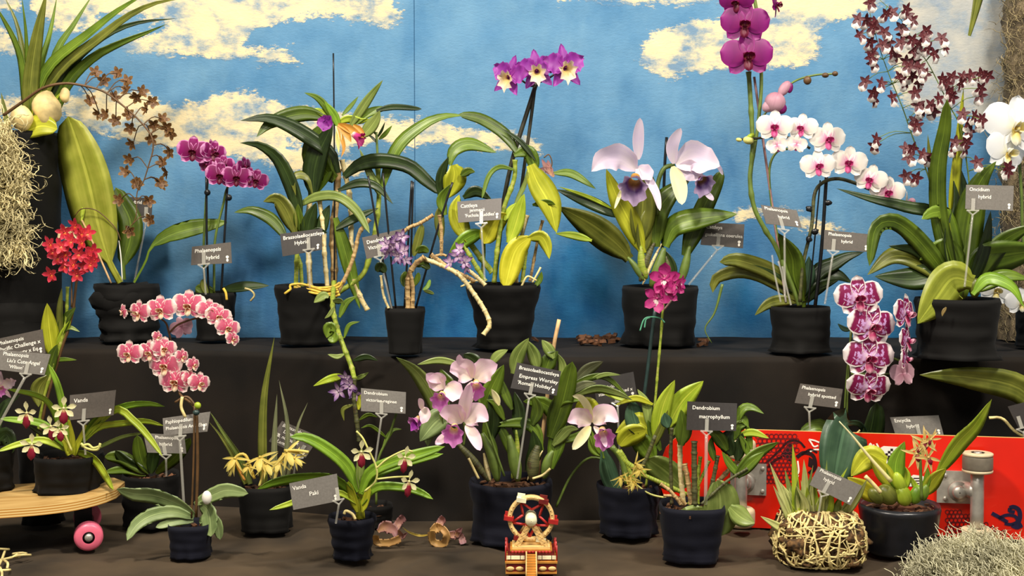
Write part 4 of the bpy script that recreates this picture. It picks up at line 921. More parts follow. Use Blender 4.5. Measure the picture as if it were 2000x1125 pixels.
for mt, w, k, pts in [
  ('g', 32, 'strap', [(1868, 560), (1835, 430), (1832, 330), (1845, 250), (1850, 193)]), ('yl', 28, 'lance', [(1870, 540), (1862, 400), (1870, 300), (1876, 230), (1882, 172)]), ('dk', 54, 'lance', [(1868, 560), (1862, 470), (1878, 400), (1862, 300)]),
  ('g', 56, 'lance', [(1880, 560), (1890, 440), (1912, 360), (1946, 315)]), ('ol', 20, 'lance', [(1865, 560), (1838, 450), (1818, 330), (1812, 262)]), ('g', 34, 'strap', [(1862, 560), (1820, 500), (1780, 455), (1742, 432), (1710, 448), (1698, 520)]),
  ('md', 44, 'lance', [(1880, 540), (1852, 490), (1826, 488), (1796, 508)]), ('ol', 42, 'lance', [(1862, 560), (1800, 512), (1745, 500), (1694, 537)]), ('dk', 48, 'lance', [(1868, 560), (1830, 538), (1780, 545), (1708, 540)]),
  ('ol2', 84, 'lance', [(1900, 552), (1862, 545), (1832, 580), (1792, 632)]), ('md', 40, 'lance', [(1860, 570), (1828, 578), (1793, 596)]), ('md', 72, 'lance', [(1890, 560), (1915, 512), (1960, 500), (2040, 488)]), ('g', 44, 'lance', [(1895, 560), (1950, 480), (2020, 438)]),
  ('dk', 26, 'lance', [(1860, 560), (1840, 430), (1769, 404), (1701, 388), (1633, 368)]), ('dk', 26, 'lance', [(1862, 560), (1800, 495), (1735, 480)]), ('dk', 32, 'lance', [(1890, 570), (1920, 490), (1935, 412)]), ('md', 34, 'strap', [(1885, 570), (1850, 430), (1825, 415), (1800, 428)]),
  ('md', 30, 'lance', [(1895, 570), (1960, 540), (2010, 545)]), ('g', 40, 'lance', [(1880, 570), (1900, 480), (1895, 420)]), ('dk', 44, 'lance', [(1865, 560), (1790, 470), (1742, 440)]), ('br', 26, 'lance', [(1900, 575), (1930, 545), (1975, 560), (2000, 600)])]:
    P.leaf(mt, w, pts, k, d0=-.03 if mt in ('br', 'lime', 'ol2') else 0, d=R.uniform(-.25, .05), n=20, fold=.18)
for a in ((1855, 556, 26, 44, 'ol'), (1880, 560, 28, 50, 'md'), (1904, 562, 24, 40, 'ol')): bud(P, *a, 0, -.0, 'pseudobulb')
P.leaf('tan', 8, [(1848, 600), (1842, 610), (1840, 618)], 'lance', base=False, d0=-.08)
card('reflective label standing among the pleated leaves at the right of the upper shelf', [(1887, 361), (1980, 363), (1978, 412), (1885, 408)], P.Y - .08, [(6, 12, 10, 'Oncidium'), (24, 26, 10, 'hybrid')], (1900, 411), (1884, 560), 'cardglare')
# ---- U11 white moth orchid, right edge
P = Plant('moth_orchid', 'white moth orchid with yellow-centred flowers leaning in from the right edge', 'orchid', 2035, 600, .10, SHELF, UP)
P.pot(1985, 2085, 1990, 2078)
P.stem('stem_g', 6, [(2030, 600), (2000, 480), (1995, 380), (1990, 300), (1985, 200)], 'flower_spike', d0=-.02)
P.stem('stem_g', 4, [(2030, 600), (1985, 590), (1945, 575), (1905, 565)], 'flower_spike', d0=-.05)
for x, y, s, ya, ro in [(1984, 245, 136, 10, 8), (1968, 296, 104, 25, 14), (1947, 565, 78, -5, 10), (1994, 590, 66, 10, 0)]: P.flower('phpure', x, y, s, ya, ro, 0, -.09)
bud(P, 1903, 566, 22, 20, 'lime', 0, -.1)
P.leaf('g', 50, [(2035, 600), (2060, 560), (2100, 560)], 'lance')
# ---- bark crumbs on the shelf
grp = 'bark crumbs spilled on the shelf'
for i in range(34):
    px = R.uniform(1132, 1212) if i < 26 else R.choice((1075, 1062, 1148, 1175, 1246, 1362, 1372, 1052)) + R.uniform(-8, 8); py = R.uniform(662, 672) if i < 26 else R.uniform(664, 684)
    p = onz(px, py, SHELF + .001); m = MB(); box(m, (0, 0, 0), R.uniform(.008, .018), R.uniform(.006, .01), R.uniform(.004, .007), Euler((R.uniform(-.4, .4), R.uniform(-.4, .4), R.random() * 6)).to_matrix())
    for k in range(len(m.v)): m.v[k] *= 1 + .3 * R.random()
    o = link('bark_crumb', m.mesh('bark_crumb', 'bark', smooth=False)); o.location = p + Vector((0, 0, .002 + .004 * (i % 3 if i < 26 else 0)))
    tag(o, 'brown bark crumb spilled on the black shelf cloth between the pots', 'bark', grp)
# ============================================================ lower tier
def pot_at(name, label, cx, top, bot, rb, z=0.0): return Plant(name, label, 'orchid', cx, top, potY(cx, bot, rb, z), z, LOW)
# ---- skateboard on its wheels, left
def rr_outline(L, Wd, n=18):
    pts = []; r = Wd / 2
    for i in range(n + 1): a = -PI / 2 + PI * i / n; pts.append((L / 2 - r * 1.1 + r * 1.1 * math.cos(a), r * math.sin(a)))
    for i in range(n + 1): a = PI / 2 + PI * i / n; pts.append((-L / 2 + r * 1.1 + r * 1.1 * math.cos(a), r * math.sin(a)))
    return pts
def deck(mb, L, Wd, th, kick=.028):
    ol = rr_outline(L, Wd); n = len(ol); M_ = 9
    def z(x): return kick * max(0, (abs(x) - L * .30) / (L * .20)) ** 1.6
    # rows across the width on a grid along the length
    K = 48; rows = []
    for i in range(K + 1):
        x = -L / 2 + L * i / K; e = max(0, abs(x) - (L / 2 - Wd / 2 * 1.1)) / (Wd / 2 * 1.1); hw = Wd / 2 * math.sqrt(max(0.0004, 1 - e * e)); rows.append((x, hw))
    for side, off in ((0, th), (1, 0)):
        mb.k = side; vs = []; f = []; uv = []
        for x, hw in rows:
            for j in range(M_): v = -1 + 2 * j / (M_ - 1); vs.append((x, v * hw, z(x) + off)); uv.append((x, v))
        for i in range(K):
            for j in range(M_ - 1): a = i * M_ + j; f.append((a, a + M_, a + M_ + 1, a + 1) if side == 0 else (a, a + 1, a + M_ + 1, a + M_))
        mb.add(vs, f, uv)
    mb.k = 2
    for s in (-1, 1):
        vs = []; f = []; uv = []
        for i, (x, hw) in enumerate(rows): vs += [(x, s * hw, z(x)), (x, s * hw, z(x) + th)]; uv += [(x, 0), (x, 1)]
        for i in range(K): f.append((2 * i, 2 * i + 2, 2 * i + 3, 2 * i + 1))
        mb.add(vs, f, uv)
t = NT('maple_deck'); o_ = t.obj(); n_ = t.noise(1, 4, sc(o_, 6, 60, t, 400)); t.l(t.ramp(n_, [(.3, (176, 136, 76)), (.7, (214, 180, 116))]), t.b.inputs['Base Color']); t.set(Roughness=.45); M['maple'] = t.m
t = NT('ply_edge'); u_, x_, y_ = t.uv(); w_ = t.n('ShaderNodeTexWave', bands_direction='Y'); w_.inputs['Scale'].default_value = 1.1; w_.inputs['Distortion'].default_value = 1.0; t.l(u_, w_.inputs[0]); t.l(t.ramp(w_.outputs['Fac'], [(.3, (196, 136, 56)), (.6, (238, 206, 136))]), t.b.inputs['Base Color']); t.set(Roughness=.5); M['ply'] = t.m
M['pinkw'] = plain('pink_urethane', (232, 108, 134), .35, var=.04); M['metal'] = plain('grey_metal', (186, 182, 172), .42, .6, .08); M['dmetal'] = plain('dark_metal', (30, 30, 32), .4, .5)
M['redpl'] = plain('red_deck_paint', (222, 32, 10), .28, var=.06, scale=8, coat=.3); M['redgrip'] = M['plast']; M['creamw'] = plain('cream_urethane', (214, 196, 160), .4, var=.05); M['greyw'] = plain('grey_tread', (120, 112, 98), .5, var=.08)
M['redc'] = plain('orange_core', (226, 120, 84), .4); M['ink'] = plain('dark_ink', (34, 12, 18), .45); M['maroon'] = plain('maroon_ink', (112, 14, 22), .45); M['navyink'] = plain('navy_ink', (28, 22, 60), .45)
def wheel(root_o, c, r, w, mt, core, parent, axis='Y', name='wheel'):
    rot = {'Y': Matrix.Rotation(PI / 2, 3, 'X'), 'Z': Matrix.Identity(3)}[axis]
    m = MB(); lathe(m, Vector(c), [(r * .42, -w / 2), (r * .8, -w / 2), (r * .96, -w * .4), (r, -w * .25), (r, w * .25), (r * .96, w * .4), (r * .8, w / 2), (r * .42, w / 2)], 32, axis=rot)
    wo = link(name, m.mesh(name, mt, root_o), parent)
    m = MB(); lathe(m, Vector(c), [(.0005, -w * .47), (r * .44, -w * .44), (r * .44, w * .44), (.0005, w * .47)], 24, axis=rot); link('hub', m.mesh('hub', core, root_o), wo)
    m = MB(); lathe(m, Vector(c), [(.0005, -w * .56), (r * .24, -w * .56), (r * .28, -w * .50), (r * .28, w * .5), (r * .24, w * .56), (.0005, w * .56)], 12, axis=rot); link('bearing', m.mesh('bearing', 'metal', root_o), wo)
    return wo
def board_left():
    L, Wd = .80, .205; cy = -.245; zt = .088; xr = at(252, 985, cy).x; org = Vector((xr - L / 2, cy, 0))
    root = bpy.data.objects.new('skateboard', None); C.objects.link(root); root.location = org
    YAW = math.radians(19); wl = Vector((L / 2 - .064, -.075, 0)); tgt = at(173, 1049, -.31); root.rotation_euler.z = YAW; root.location = Vector((tgt.x, -.31, 0)) - Matrix.Rotation(YAW, 3, 'Z') @ wl
    tag(root, 'natural maple skateboard with pink wheels carrying a pot at the lower left', 'skateboard')
    m = MB(); deck(m, L, Wd, .016, .012)
    for i in range(len(m.v)): m.v[i] += org + Vector((0, 0, zt - .016))
    link('deck', m.mesh('deck', ['maple', 'dmetal', 'ply'], org), root)
    for sx, first in ((1, True), (-1, False)):
        wx = org.x + L / 2 - .064 if sx > 0 else org.x - L * .34
        zc = at(173, 1049, -.318).z; zc = .0245
        b = MB(); box(b, (wx - sx * .01, cy, zt - .014), .075, .055, .005); box(b, (wx - sx * .008, cy, .052), .03, .05, .045); tr = link('truck', b.mesh('truck', 'dmetal', org, False), root)
        a = MB(); tube(a, [(wx, cy - .09, zc), (wx, cy + .09, zc)], .006, n=3, sides=10); tube(a, [(wx, cy - .05, zc + .002), (wx, cy + .05, zc + .002)], .011, n=3, sides=10); link('axle', a.mesh('axle', 'dmetal', org), tr)
        for sy in (-1, 1): wheel(org, (wx, cy + sy * .075, zc), .0245, .030, 'pinkw', 'ink', tr)
    return zt
ZD = board_left()
# ---- L1 vanda on the skateboard
Y = -.235
P = Plant('vanda_orchid', 'vanda on the wooden skateboard with cream and crimson flowers and lime strap leaves', 'orchid', 136, 888, Y, ZD)
P.pot(68, 203, 74, 196, sq=.10, wob=.035, skirt=.07)
for mt, w, pts, d in [('br', 14, [(135, 862), (124, 800), (112, 750), (95, 711)], -.05), ('br', 14, [(130, 870), (101, 793), (68, 770), (15, 760)], -.2), ('br', 14, [(130, 875), (85, 830), (35, 821), (0, 818)], -.2), ('lime', 13, [(130, 880), (85, 860), (40, 867), (-5, 882)], -.25), ('br', 12, [(130, 872), (100, 858), (60, 865)], .2),
   ('br', 15, [(150, 875), (190, 818), (245, 793), (290, 788), (322, 794)], -.1), ('lime', 16, [(160, 860), (223, 800), (263, 823), (294, 857), (318, 892)], -.25), ('lime', 14, [(150, 875), (190, 835), (240, 826), (285, 822), (321, 832)], -.1), ('lt', 8, [(180, 880), (236, 854), (279, 846)], .1), ('lime', 20, [(142, 880), (182, 894), (206, 925), (222, 957)], -.5), ('dk', 12, [(120, 870), (80, 845), (55, 830)], .3), ('md', 16, [(125, 880), (105, 850), (95, 830)], .2)]:
    P.leaf(mt, w, pts, 'strap', d=d, fold=.5, d0=-.02)
for w, pts in ((20, [(140, 888), (142, 855), (135, 820)]), (16, [(142, 888), (155, 860), (168, 830)]), (16, [(138, 888), (125, 862), (110, 850)])): P.leaf('yl', w, pts, 'taper', d=-.1, fold=.5, d0=-.03)
P.stem('stem_y', 4, [(140, 880), (128, 850), (120, 820), (112, 800)], 'flower_spike', d0=-.06)
for x, y, s, ya in [(53, 806, 54, -10), (63, 868, 54, 0), (100, 832, 50, 0), (116, 838, 44, 20), (124, 797, 56, 30)]: P.flower('vanda', x, y, s, ya, R.uniform(-8, 8), 0, -.1)
for pts in ([(160, 872), (172, 868), (182, 875), (197, 871)], [(158, 866), (170, 876), (190, 878), (196, 866)]): P.stem('stem_y', 5, pts, 'aerial_root', d0=-.08, base=False)
card('single line Vanda label above the pot on the wooden skateboard', [(138, 772), (228, 762), (223, 811), (137, 821)], P.Y - .05, [(8, 16, 11, 'Vanda')], (163, 822), (167, 888), 'card', bow=.003)
# ---- L0 epidendrum behind
P = Plant('epidendrum_orchid', 'tall thin orchid with a round cluster of red flowers behind the left labels', 'orchid', 72, 862, -.145 + .03, 0)
P.Y = -.13; P.pot(30, 118, 36, 112)
P.stem('gcane', 6, [(72, 860), (85, 780), (110, 700), (128, 630), (132, 560)], 'cane', nodes=8); P.stem('stem_b', 5, [(75, 860), (92, 780), (118, 690), (140, 620), (150, 545)], 'cane', nodes=6)
for mt, w, pts in [('yl', 32, [(105, 700), (98, 655), (92, 592)]), ('ol', 16, [(118, 665), (117, 610), (121, 562)]), ('g', 22, [(115, 660), (128, 625), (148, 600)]), ('lt', 9, [(118, 652), (135, 640), (156, 648)]), ('ol', 30, [(95, 735), (76, 760), (75, 795)]), ('md', 9, [(100, 705), (125, 702), (150, 703)]), ('lime', 14, [(112, 672), (125, 650), (138, 625)]), ('g', 26, [(92, 740), (98, 710), (112, 672)])]:
    P.leaf(mt, w, pts, 'lance', base=False, d=-.1)
rf = [(148, 440), (126, 452), (172, 455), (98, 476), (185, 508), (140, 470), (118, 480), (160, 472), (130, 495), (155, 495), (175, 500), (112, 503), (143, 515), (166, 520), (100, 535), (182, 490), (128, 518), (150, 535), (160, 455), (178, 515), (104, 490)]
P.spike('stem_b', 4, [[(140, 600), (140, 540), (140, 490)]], 'red', [(a, b, 36) for a, b in rf], dy=-.03, pw=2)
for pts in ([(133, 445), (122, 450), (112, 468)], [(134, 445), (130, 460), (128, 476)], [(135, 445), (146, 455), (150, 468)], [(134, 445), (138, 460), (140, 474)]):
    m = MB(); ribbon(m, [P.pt((*q, -.05)) for q in pts], 10 * S(P.Y), 'lance', n=6, thick=0, fold=.4); P.part('faded_petal', m, 'cream')
# ---- far left pot on the skateboard with two labels
P = Plant('moth_orchid', 'pot at the far left edge with a pale pink flower and dark leaves', 'orchid', -22, 868, -.23, ZD)
P.pot(-75, 27, -68, 18)
P.leaf('dk', 34, [(-10, 868), (12, 850), (24, 885)], 'ovl', d=-.1); P.leaf('dk', 26, [(-15, 868), (5, 800), (40, 770)], 'lance', d=.2)
P.stem('stem_g', 4, [(-20, 865), (-10, 800), (0, 760)], 'flower_spike'); P.flower('cpink', 2, 755, 60, 20, 0, 0, -.04)
card('large upper label at the left edge listing a three-line hybrid name', [(-14, 664), (83, 643), (89, 690), (-8, 712)], -.27, [(10, 13, 10, 'Phalaenopsis'), (10, 26, 11, 'Pacific Challenge x'), (10, 39, 10.5, 'Taida Beauty x Eq.')], (-4, 715), (-20, 860), 'card')
card("lower label at the left edge reading Liu's Cute Angel on a slanted stake", [(-14, 682), (99, 692), (87, 733), (-20, 720)], -.30, [(22, 10, 10, 'Phalaenopsis'), (32, 22, 10, "Liu's Cute Angel"), (38, 33, 9, "'Wilson'")], (50, 730), (-10, 845), 'cardglare', rodw=6)
# ---- L2 pink moth orchid, mottled leaves
P = pot_at('moth_orchid', 'moth orchid with frilled pink flowers in two arching sprays over mottled grey-green leaves', 374, 1022, 1098, 40)
P.pot(328, 418, 334, 412, 'navy', sq=.12, wob=.05, skirt=.04)
for mt, w, pts, d in [('mot', 34, [(380, 1006), (345, 984), (300, 968), (262, 965), (228, 955)], -.15), ('mot', 28, [(378, 1012), (340, 1000), (295, 1007), (264, 1028), (248, 1056)], -.3), ('mot', 18, [(378, 1018), (345, 1018), (304, 1030)], -.3), ('mot', 30, [(380, 985), (420, 965), (445, 958), (485, 964)], -.15), ('mot', 42, [(390, 985), (406, 1000), (412, 1048)], -.4), ('mot', 22, [(400, 1000), (422, 1020), (430, 1054)], -.1)]:
    P.leaf(mt, w, pts, 'ovl', d=d, fold=.2, ruf=.06)
bud(P, 404, 972, 20, 28, 'white', 0, -.02)
P.stem('stem_b', 6, [(383, 1010), (386, 900), (384, 800)], 'flower_spike'); P.stem('stem_b', 4, [(374, 1012), (378, 900), (380, 790)], 'stake')
P.stem('stem_b', 5, [(384, 800, -.0), (370, 785, .01), (352, 770, .03), (344, 740, .05), (322, 705, .05), (290, 680, .05), (252, 680, .04)], 'flower_spike', base=False)
P.stem('stem_b', 4, [(344, 745, .05), (338, 690, .06), (330, 650, .06), (318, 625, .05), (270, 612, .04), (238, 606, .03)], 'flower_spike', base=False); P.stem('stem_b', 4, [(330, 650, .06), (352, 632, .05), (400, 620, .04), (440, 640, .03), (456, 665, .03)], 'flower_spike', base=False)
P.stem('papery' and 'root', 6, [(356, 775), (354, 795), (362, 815)], 'aerial_root', base=False, d0=-.01); P.stem('stem_b', 5, [(384, 795), (365, 775), (342, 786)], 'flower_stalk', base=False)
m = MB(); ball(m, P.pt((386, 792, -.01)), .006, .005, .006, 8, 6); P.part('clip', m, 'lime'); m = MB(); ball(m, P.pt((383, 806, -.012)), .006, .005, .005, 8, 6); P.part('clip', m, 'gstake')
for x, y, s, ya, ro in [(271, 610, 58, -30, 0), (314, 604, 66, -5, -4), (368, 596, 72, 0, 3), (408, 606, 54, 35, 8), (427, 618, 56, 25, 12), (445, 640, 54, 30, 15), (455, 662, 36, 50, 20), (240, 608, 34, -50, 30),
   (252, 690, 60, -12, 0), (293, 688, 58, -12, 0), (320, 680, 54, 25, 10), (322, 713, 70, 0, 4), (342, 744, 70, 2, 2), (356, 696, 38, 60, 10), (378, 712, 38, 60, 10), (390, 748, 52, 45, 10), (308, 658, 30, 60, 20), (372, 740, 44, 60, 10)]:
    P.flower('phpink', x, y, s, ya, ro, 0, .03)
P.flower('phback', 356, 640, 52, 170, 20, 0, .06)
card('pale label behind the brown stem of the frilled pink moth orchid', [(318, 817), (411, 804), (405, 843), (320, 851)], P.Y + .03, [(5, 12, 9.5, 'Paphiopedilum'), (5, 24, 8.8, 'Phalaenopsis Anna Ebon')], (352, 852), (360, 1000), 'cardglare', rodw=6)
# ---- dark plant behind it
P = Plant('moth_orchid', 'shaded dark-leaved orchid in a black pot behind the frilled pink one', 'orchid', 296, 925, -.125, 0)
P.pot(238, 352, 246, 344, 'cloth', wob=.08)
for mt, w, pts in [('g', 28, [(285, 925), (240, 895), (204, 892)]), ('md', 18, [(285, 928), (245, 918), (206, 922)]), ('g', 26, [(290, 925), (275, 895), (268, 850)]), ('g', 24, [(305, 925), (345, 890), (372, 855)]), ('dk', 22, [(295, 925), (300, 890), (310, 868)]), ('dk', 26, [(290, 925), (250, 905), (225, 880)])]: P.leaf(mt, w, pts, 'ovl', d=-.15)
card('bluish grey hybrid label low down behind the slanting lime leaf', [(280, 846), (360, 850), (364, 886), (288, 884)], -.19, [(22, 10, 9, 'Phalaenopsis'), (28, 24, 10, 'hybrid')], (323, 888), (325, 930), 'cardglare')
# ---- L3 brassavola hybrid
P = pot_at('brassavola_orchid', 'orchid with wilted drooping yellow flowers and tall narrow blades in a square black pot', 520, 946, 1046, 50)
P.pot(463, 577, 470, 570, sq=.12, wob=.03, skirt=.03)
for mt, w, pts in [('ol', 19, [(516, 945), (513, 870), (517, 770), (536, 658)]), ('gy', 13, [(535, 945), (536, 860), (541, 770)]), ('gy', 11, [(550, 945), (562, 840), (545, 742)]), ('gy', 9, [(560, 945), (580, 840), (601, 786)]), ('lt', 17, [(490, 945), (470, 895), (440, 850), (411, 806)]), ('ol', 11, [(480, 945), (455, 890), (430, 850), (408, 824)])]: P.leaf(mt, w, pts, 'blade', d=.05, fold=.6)
for x, y, s, ro, ya in [(508, 893, 62, 0, 0), (460, 895, 60, 20, -30), (520, 905, 54, -20, 20), (560, 882, 64, -20, 20), (545, 900, 50, 10, 0), (486, 910, 40, 30, -40), (575, 895, 44, -40, 30)]: P.flower('yelp', x, y, s, ya, ro, -20, -.04)
for mt, w, pts in [('yelp', 6, [(497, 935), (480, 890), (462, 892), (455, 912), (448, 930)]), ('yelp', 5, [(515, 900), (512, 930), (506, 950)]), ('yelp', 7, [(555, 885), (545, 910), (535, 938)]), ('yelp', 6, [(555, 880), (580, 880), (603, 883)]), ('oran', 5, [(458, 895), (468, 920), (478, 938)])]: P.stem(mt, w, pts, 'flower_stalk', base=False, d0=-.04)
card('tilted four-line label half covered by a lime leaf above the yellow flowers', [(551, 822), (624, 853), (597, 894), (525, 862)], P.Y + .02, [(6, 10, 9.5, 'Brassavola'), (14, 21, 9.5, 'Donnellii'), (4, 32, 9.5, '(B. nodosa x'), (3, 43, 9.5, 'B. Lem.)')], (582, 890), (571, 946), 'card')
# ---- L4 vanda paki
P = pot_at('vanda_orchid', 'small vanda with bright lime fan leaves and thin cream flowers in a crumpled black pot', 690, 1008, 1100, 44)
P.pot(642, 736, 650, 722, 'navy', wob=.09, skirt=.14)
P.stem('yl', 20, [(704, 1012), (703, 960), (702, 930)], 'stem', prof='taper')
for mt, w, pts, d in [('br', 24, [(700, 960), (678, 912), (640, 878), (600, 856), (566, 853)], -.25), ('br', 24, [(700, 975), (655, 936), (590, 932), (540, 940), (503, 955)], -.3), ('lime', 14, [(700, 985), (660, 962), (600, 972), (565, 984), (526, 996)], -.25), ('lt', 16, [(703, 955), (703, 915), (706, 875)], 0), ('br', 24, [(705, 965), (722, 925), (765, 903), (815, 888), (869, 872)], -.1), ('br', 18, [(705, 985), (735, 952), (789, 952), (822, 962), (846, 975)], -.3),
   ('br', 18, [(705, 960), (740, 925), (790, 905), (866, 886)], .1), ('yl', 18, [(698, 1000), (690, 970), (680, 940)], -.2), ('yl', 16, [(706, 1000), (716, 975), (722, 950)], -.2)]:
    P.leaf(mt, w, pts, 'strap', d=d, fold=.4, d0=-.02)
P.stem('stem_y', 4, [(712, 960), (733, 940), (735, 913), (718, 875), (708, 855), (696, 842)], 'flower_spike', base=False, d0=-.05)
P.stem('stem_y', 4, [(735, 915), (757, 896), (790, 880), (806, 882)], 'flower_stalk', base=False, d0=-.05); P.stem('stem_y', 4, [(735, 936), (770, 932), (800, 931)], 'flower_stalk', base=False, d0=-.05)
for x, y, s, ya, ro in [(705, 882, 56, 30, 0), (790, 893, 54, 40, 10), (798, 940, 54, 40, 10)]: P.flower('vanda', x, y, s, ya, ro, 0, -.07)
P.stem('root', 6, [(672, 1004), (676, 998), (688, 1004), (694, 1014)], 'aerial_root', base=False, d0=-.05)
card('label reading Paki crossing the lime leaves left of the small vanda', [(565, 944), (658, 925), (664, 978), (573, 996)], P.Y - .09, [(5, 15, 11, 'Vanda'), (36, 32, 11.5, 'Paki')], (661, 976), (656, 1022), 'cardglare')
card('glossy label on a long stake below the hanging violet flowers', [(705, 758), (793, 766), (792, 808), (705, 803)], -.16, [(6, 11, 9, 'Dendrobium'), (10, 25, 9, 'victoriae-reginae')], (745, 808), (732, 908), 'cardglare')
P = Plant('orchid_seedling', 'bare thin green orchid stem with few leaves behind the small vanda', 'orchid', 735, 985, -.14, 0); P.pot(700, 768, 705, 762, 'cloth')
P.stem('stem_g', 5, [(735, 985), (737, 905), (760, 850), (774, 808)], 'stem'); P.leaf('md', 9, [(748, 872), (765, 842), (785, 838)], 'lance', base=False); P.leaf('md', 8, [(755, 855), (725, 832), (705, 836)], 'lance', base=False)
# ---- fallen dry flowers
def dryflower(lab, items):
    a = at(*items[0][2][0], items[0][3]); g = onz(items[0][2][0][0], 1062, 0); Y = g.y
    org = at(*items[0][2][0], Y); org.z = 0.004; root = None
    for i, (mt, w, pts, dy, rl) in enumerate(items):
        m = MB(); ribbon(m, [at(x, y, Y + dy + .01 * math.sin(k * 1.5)) for k, (x, y) in enumerate(pts)], w * S(Y), 'uni' if i % 2 == 0 else 'lance', n=14, thick=.0008, ruf=.12, fold=.35, cols=7, roll=rl)
        o = link('fallen_flower' if i == 0 else 'petal', m.mesh('fallen_flower', mt, org), root, None if root else org)
        if i == 0: root = o; tag(o, lab, 'dried flower')
dryflower('curled pinkish dried flower fallen on the cloth beside the small vanda pot', [('dryt', 15, [(733, 1046), (735, 1058), (760, 1060), (782, 1052)], 0, .2), ('dry', 26, [(738, 1038), (752, 1028), (770, 1036), (772, 1052)], .01, 0), ('dry', 16, [(768, 1040), (780, 1020), (790, 1010)], .02, .3), ('dry', 12, [(778, 1035), (785, 1048), (796, 1040)], 0, .2)])
dryflower('curled tan dried flower on a yellow stalk near the toy ferris wheel', [('dryt', 15, [(842, 1038), (846, 1058), (866, 1062), (873, 1045), (864, 1032)], -.01, .2), ('dryt', 22, [(840, 1036), (855, 1030), (868, 1030)], .01, 0), ('dry', 16, [(856, 1030), (862, 1018), (868, 1012)], .02, .3), ('dry', 18, [(872, 1042), (890, 1044), (903, 1030)], 0, .2), ('dry', 14, [(890, 1042), (900, 1048), (905, 1062)], 0, .2), ('yelp', 5, [(840, 1044), (820, 1046), (800, 1040), (786, 1030)], 0, 0)])
# ---- L5 pink cattleya, centre
P = pot_at('cattleya_orchid', 'large leafy cattleya with cream-pink flowers and violet lips behind the toy ferris wheel', 998, 938, 1072, 76)
P.pot(916, 1080, 924, 1072, 'navy', wob=.05, skirt=.04)
for mt, w, k, pts in [
  ('lt', 36, 'lance', [(860, 830), (851, 789), (836, 756), (809, 722), (774, 698)]), ('lt', 15, 'lance', [(900, 712), (857, 704), (815, 712)]), ('lt', 18, 'lance', [(958, 712), (972, 695), (992, 683)]), ('md', 38, 'lance', [(942, 805), (958, 765), (984, 712)]), ('mot', 50, 'lance', [(885, 802), (850, 826), (820, 862)]), ('mot', 22, 'lance', [(850, 830), (838, 850), (835, 872)]),
  ('lt', 28, 'lance', [(1002, 730), (1012, 694), (1033, 660)]), ('lt', 26, 'lance', [(1050, 722), (1042, 692), (1028, 664)]), ('lt', 22, 'lance', [(1082, 700), (1070, 680), (1058, 664)]), ('g', 32, 'lance', [(1064, 728), (1074, 702), (1090, 686)]), ('lt', 18, 'lance', [(1098, 745), (1098, 712), (1086, 688)]),
  ('g', 40, 'strap', [(1075, 855), (1095, 800), (1108, 750), (1118, 706)]), ('md', 34, 'strap', [(1075, 915), (1088, 860), (1086, 815), (1062, 788), (1022, 784)]), ('md', 24, 'lance', [(1058, 880), (1046, 840), (1018, 826), (958, 832)]),
  ('g', 18, 'lance', [(1000, 800), (985, 765), (975, 732)]), ('md', 16, 'lance', [(985, 820), (968, 790), (950, 780)]), ('g', 20, 'lance', [(1005, 900), (985, 850), (960, 810)]), ('dk', 30, 'lance', [(1030, 920), (1045, 880), (1040, 840)]), ('g', 26, 'lance', [(970, 900), (955, 860), (945, 820)]),
  ('gy', 26, 'lance', [(1125, 742), (1150, 720), (1178, 706)]), ('g', 13, 'lance', [(1115, 752), (1152, 737), (1186, 738), (1228, 776)]), ('lt', 18, 'lance', [(1125, 772), (1166, 759), (1206, 768), (1236, 782)]), ('lt', 10, 'lance', [(1150, 744), (1180, 732), (1212, 732)]), ('gy', 20, 'lance', [(1110, 768), (1140, 752), (1165, 748)]),
  ('g', 26, 'lance', [(1075, 850), (1085, 790), (1100, 762)]), ('lt', 22, 'lance', [(1080, 870), (1110, 840), (1130, 838)]), ('md', 16, 'lance', [(1085, 860), (1120, 855), (1150, 835)]), ('dk', 30, 'lance', [(1010, 860), (1015, 810), (1005, 765)]), ('g', 24, 'lance', [(1040, 830), (1050, 800), (1040, 770)]), ('dk', 30, 'lance', [(960, 860), (965, 810), (955, 770)]), ('md', 22, 'lance', [(1082, 800), (1100, 780), (1135, 782)]),
  ('g', 24, 'lance', [(890, 760), (870, 740), (860, 720)]), ('dk', 30, 'lance', [(940, 720), (920, 700), (905, 692)])]:
    P.leaf(mt, w, pts, k, base=False, d0=-.0, d=R.uniform(-.25, .15))
for mt, w, pts in [('stem_g', 26, [(1012, 940), (1003, 890), (994, 850)]), ('stem_g', 24, [(972, 940), (962, 890), (942, 846)]), ('dcane', 16, [(955, 940), (925, 900), (886, 858)]), ('dcane', 26, [(1040, 940), (1042, 900), (1050, 870)]), ('cane', 10, [(958, 940), (950, 910), (945, 885)]), ('stem_g', 20, [(1062, 935), (1070, 900), (1080, 880)]), ('gcane', 12, [(1000, 935), (1010, 880), (1008, 840)]), ('cane', 6, [(1030, 938), (1045, 905), (1060, 880)])]: P.stem(mt, w, pts, 'pseudobulb', prof='bulb', d0=-.03)
for pts in ([(935, 935), (925, 915), (915, 895)], [(1040, 935), (1060, 928), (1075, 915)]): P.stem('root', 5, pts, 'aerial_root', d0=-.05)
P.leaf('cream', 14, [(975, 792), (968, 775), (960, 760)], 'lance', base=False, d0=-.04, name='bud')
traced_flower(P, (930, 745), [('pnk', 20, [(922, 738), (918, 715), (900, 705), (897, 692)], 0), ('pnk', 46, [(924, 738), (898, 722), (878, 726)], .12), ('pnk', 46, [(926, 740), (948, 722), (972, 712)], .12), ('cream', 16, [(922, 748), (918, 775), (906, 800)], 0), ('pnk', 22, [(924, 745), (915, 770), (910, 800)], 0)], -.08, None, 29, 'l_cat')
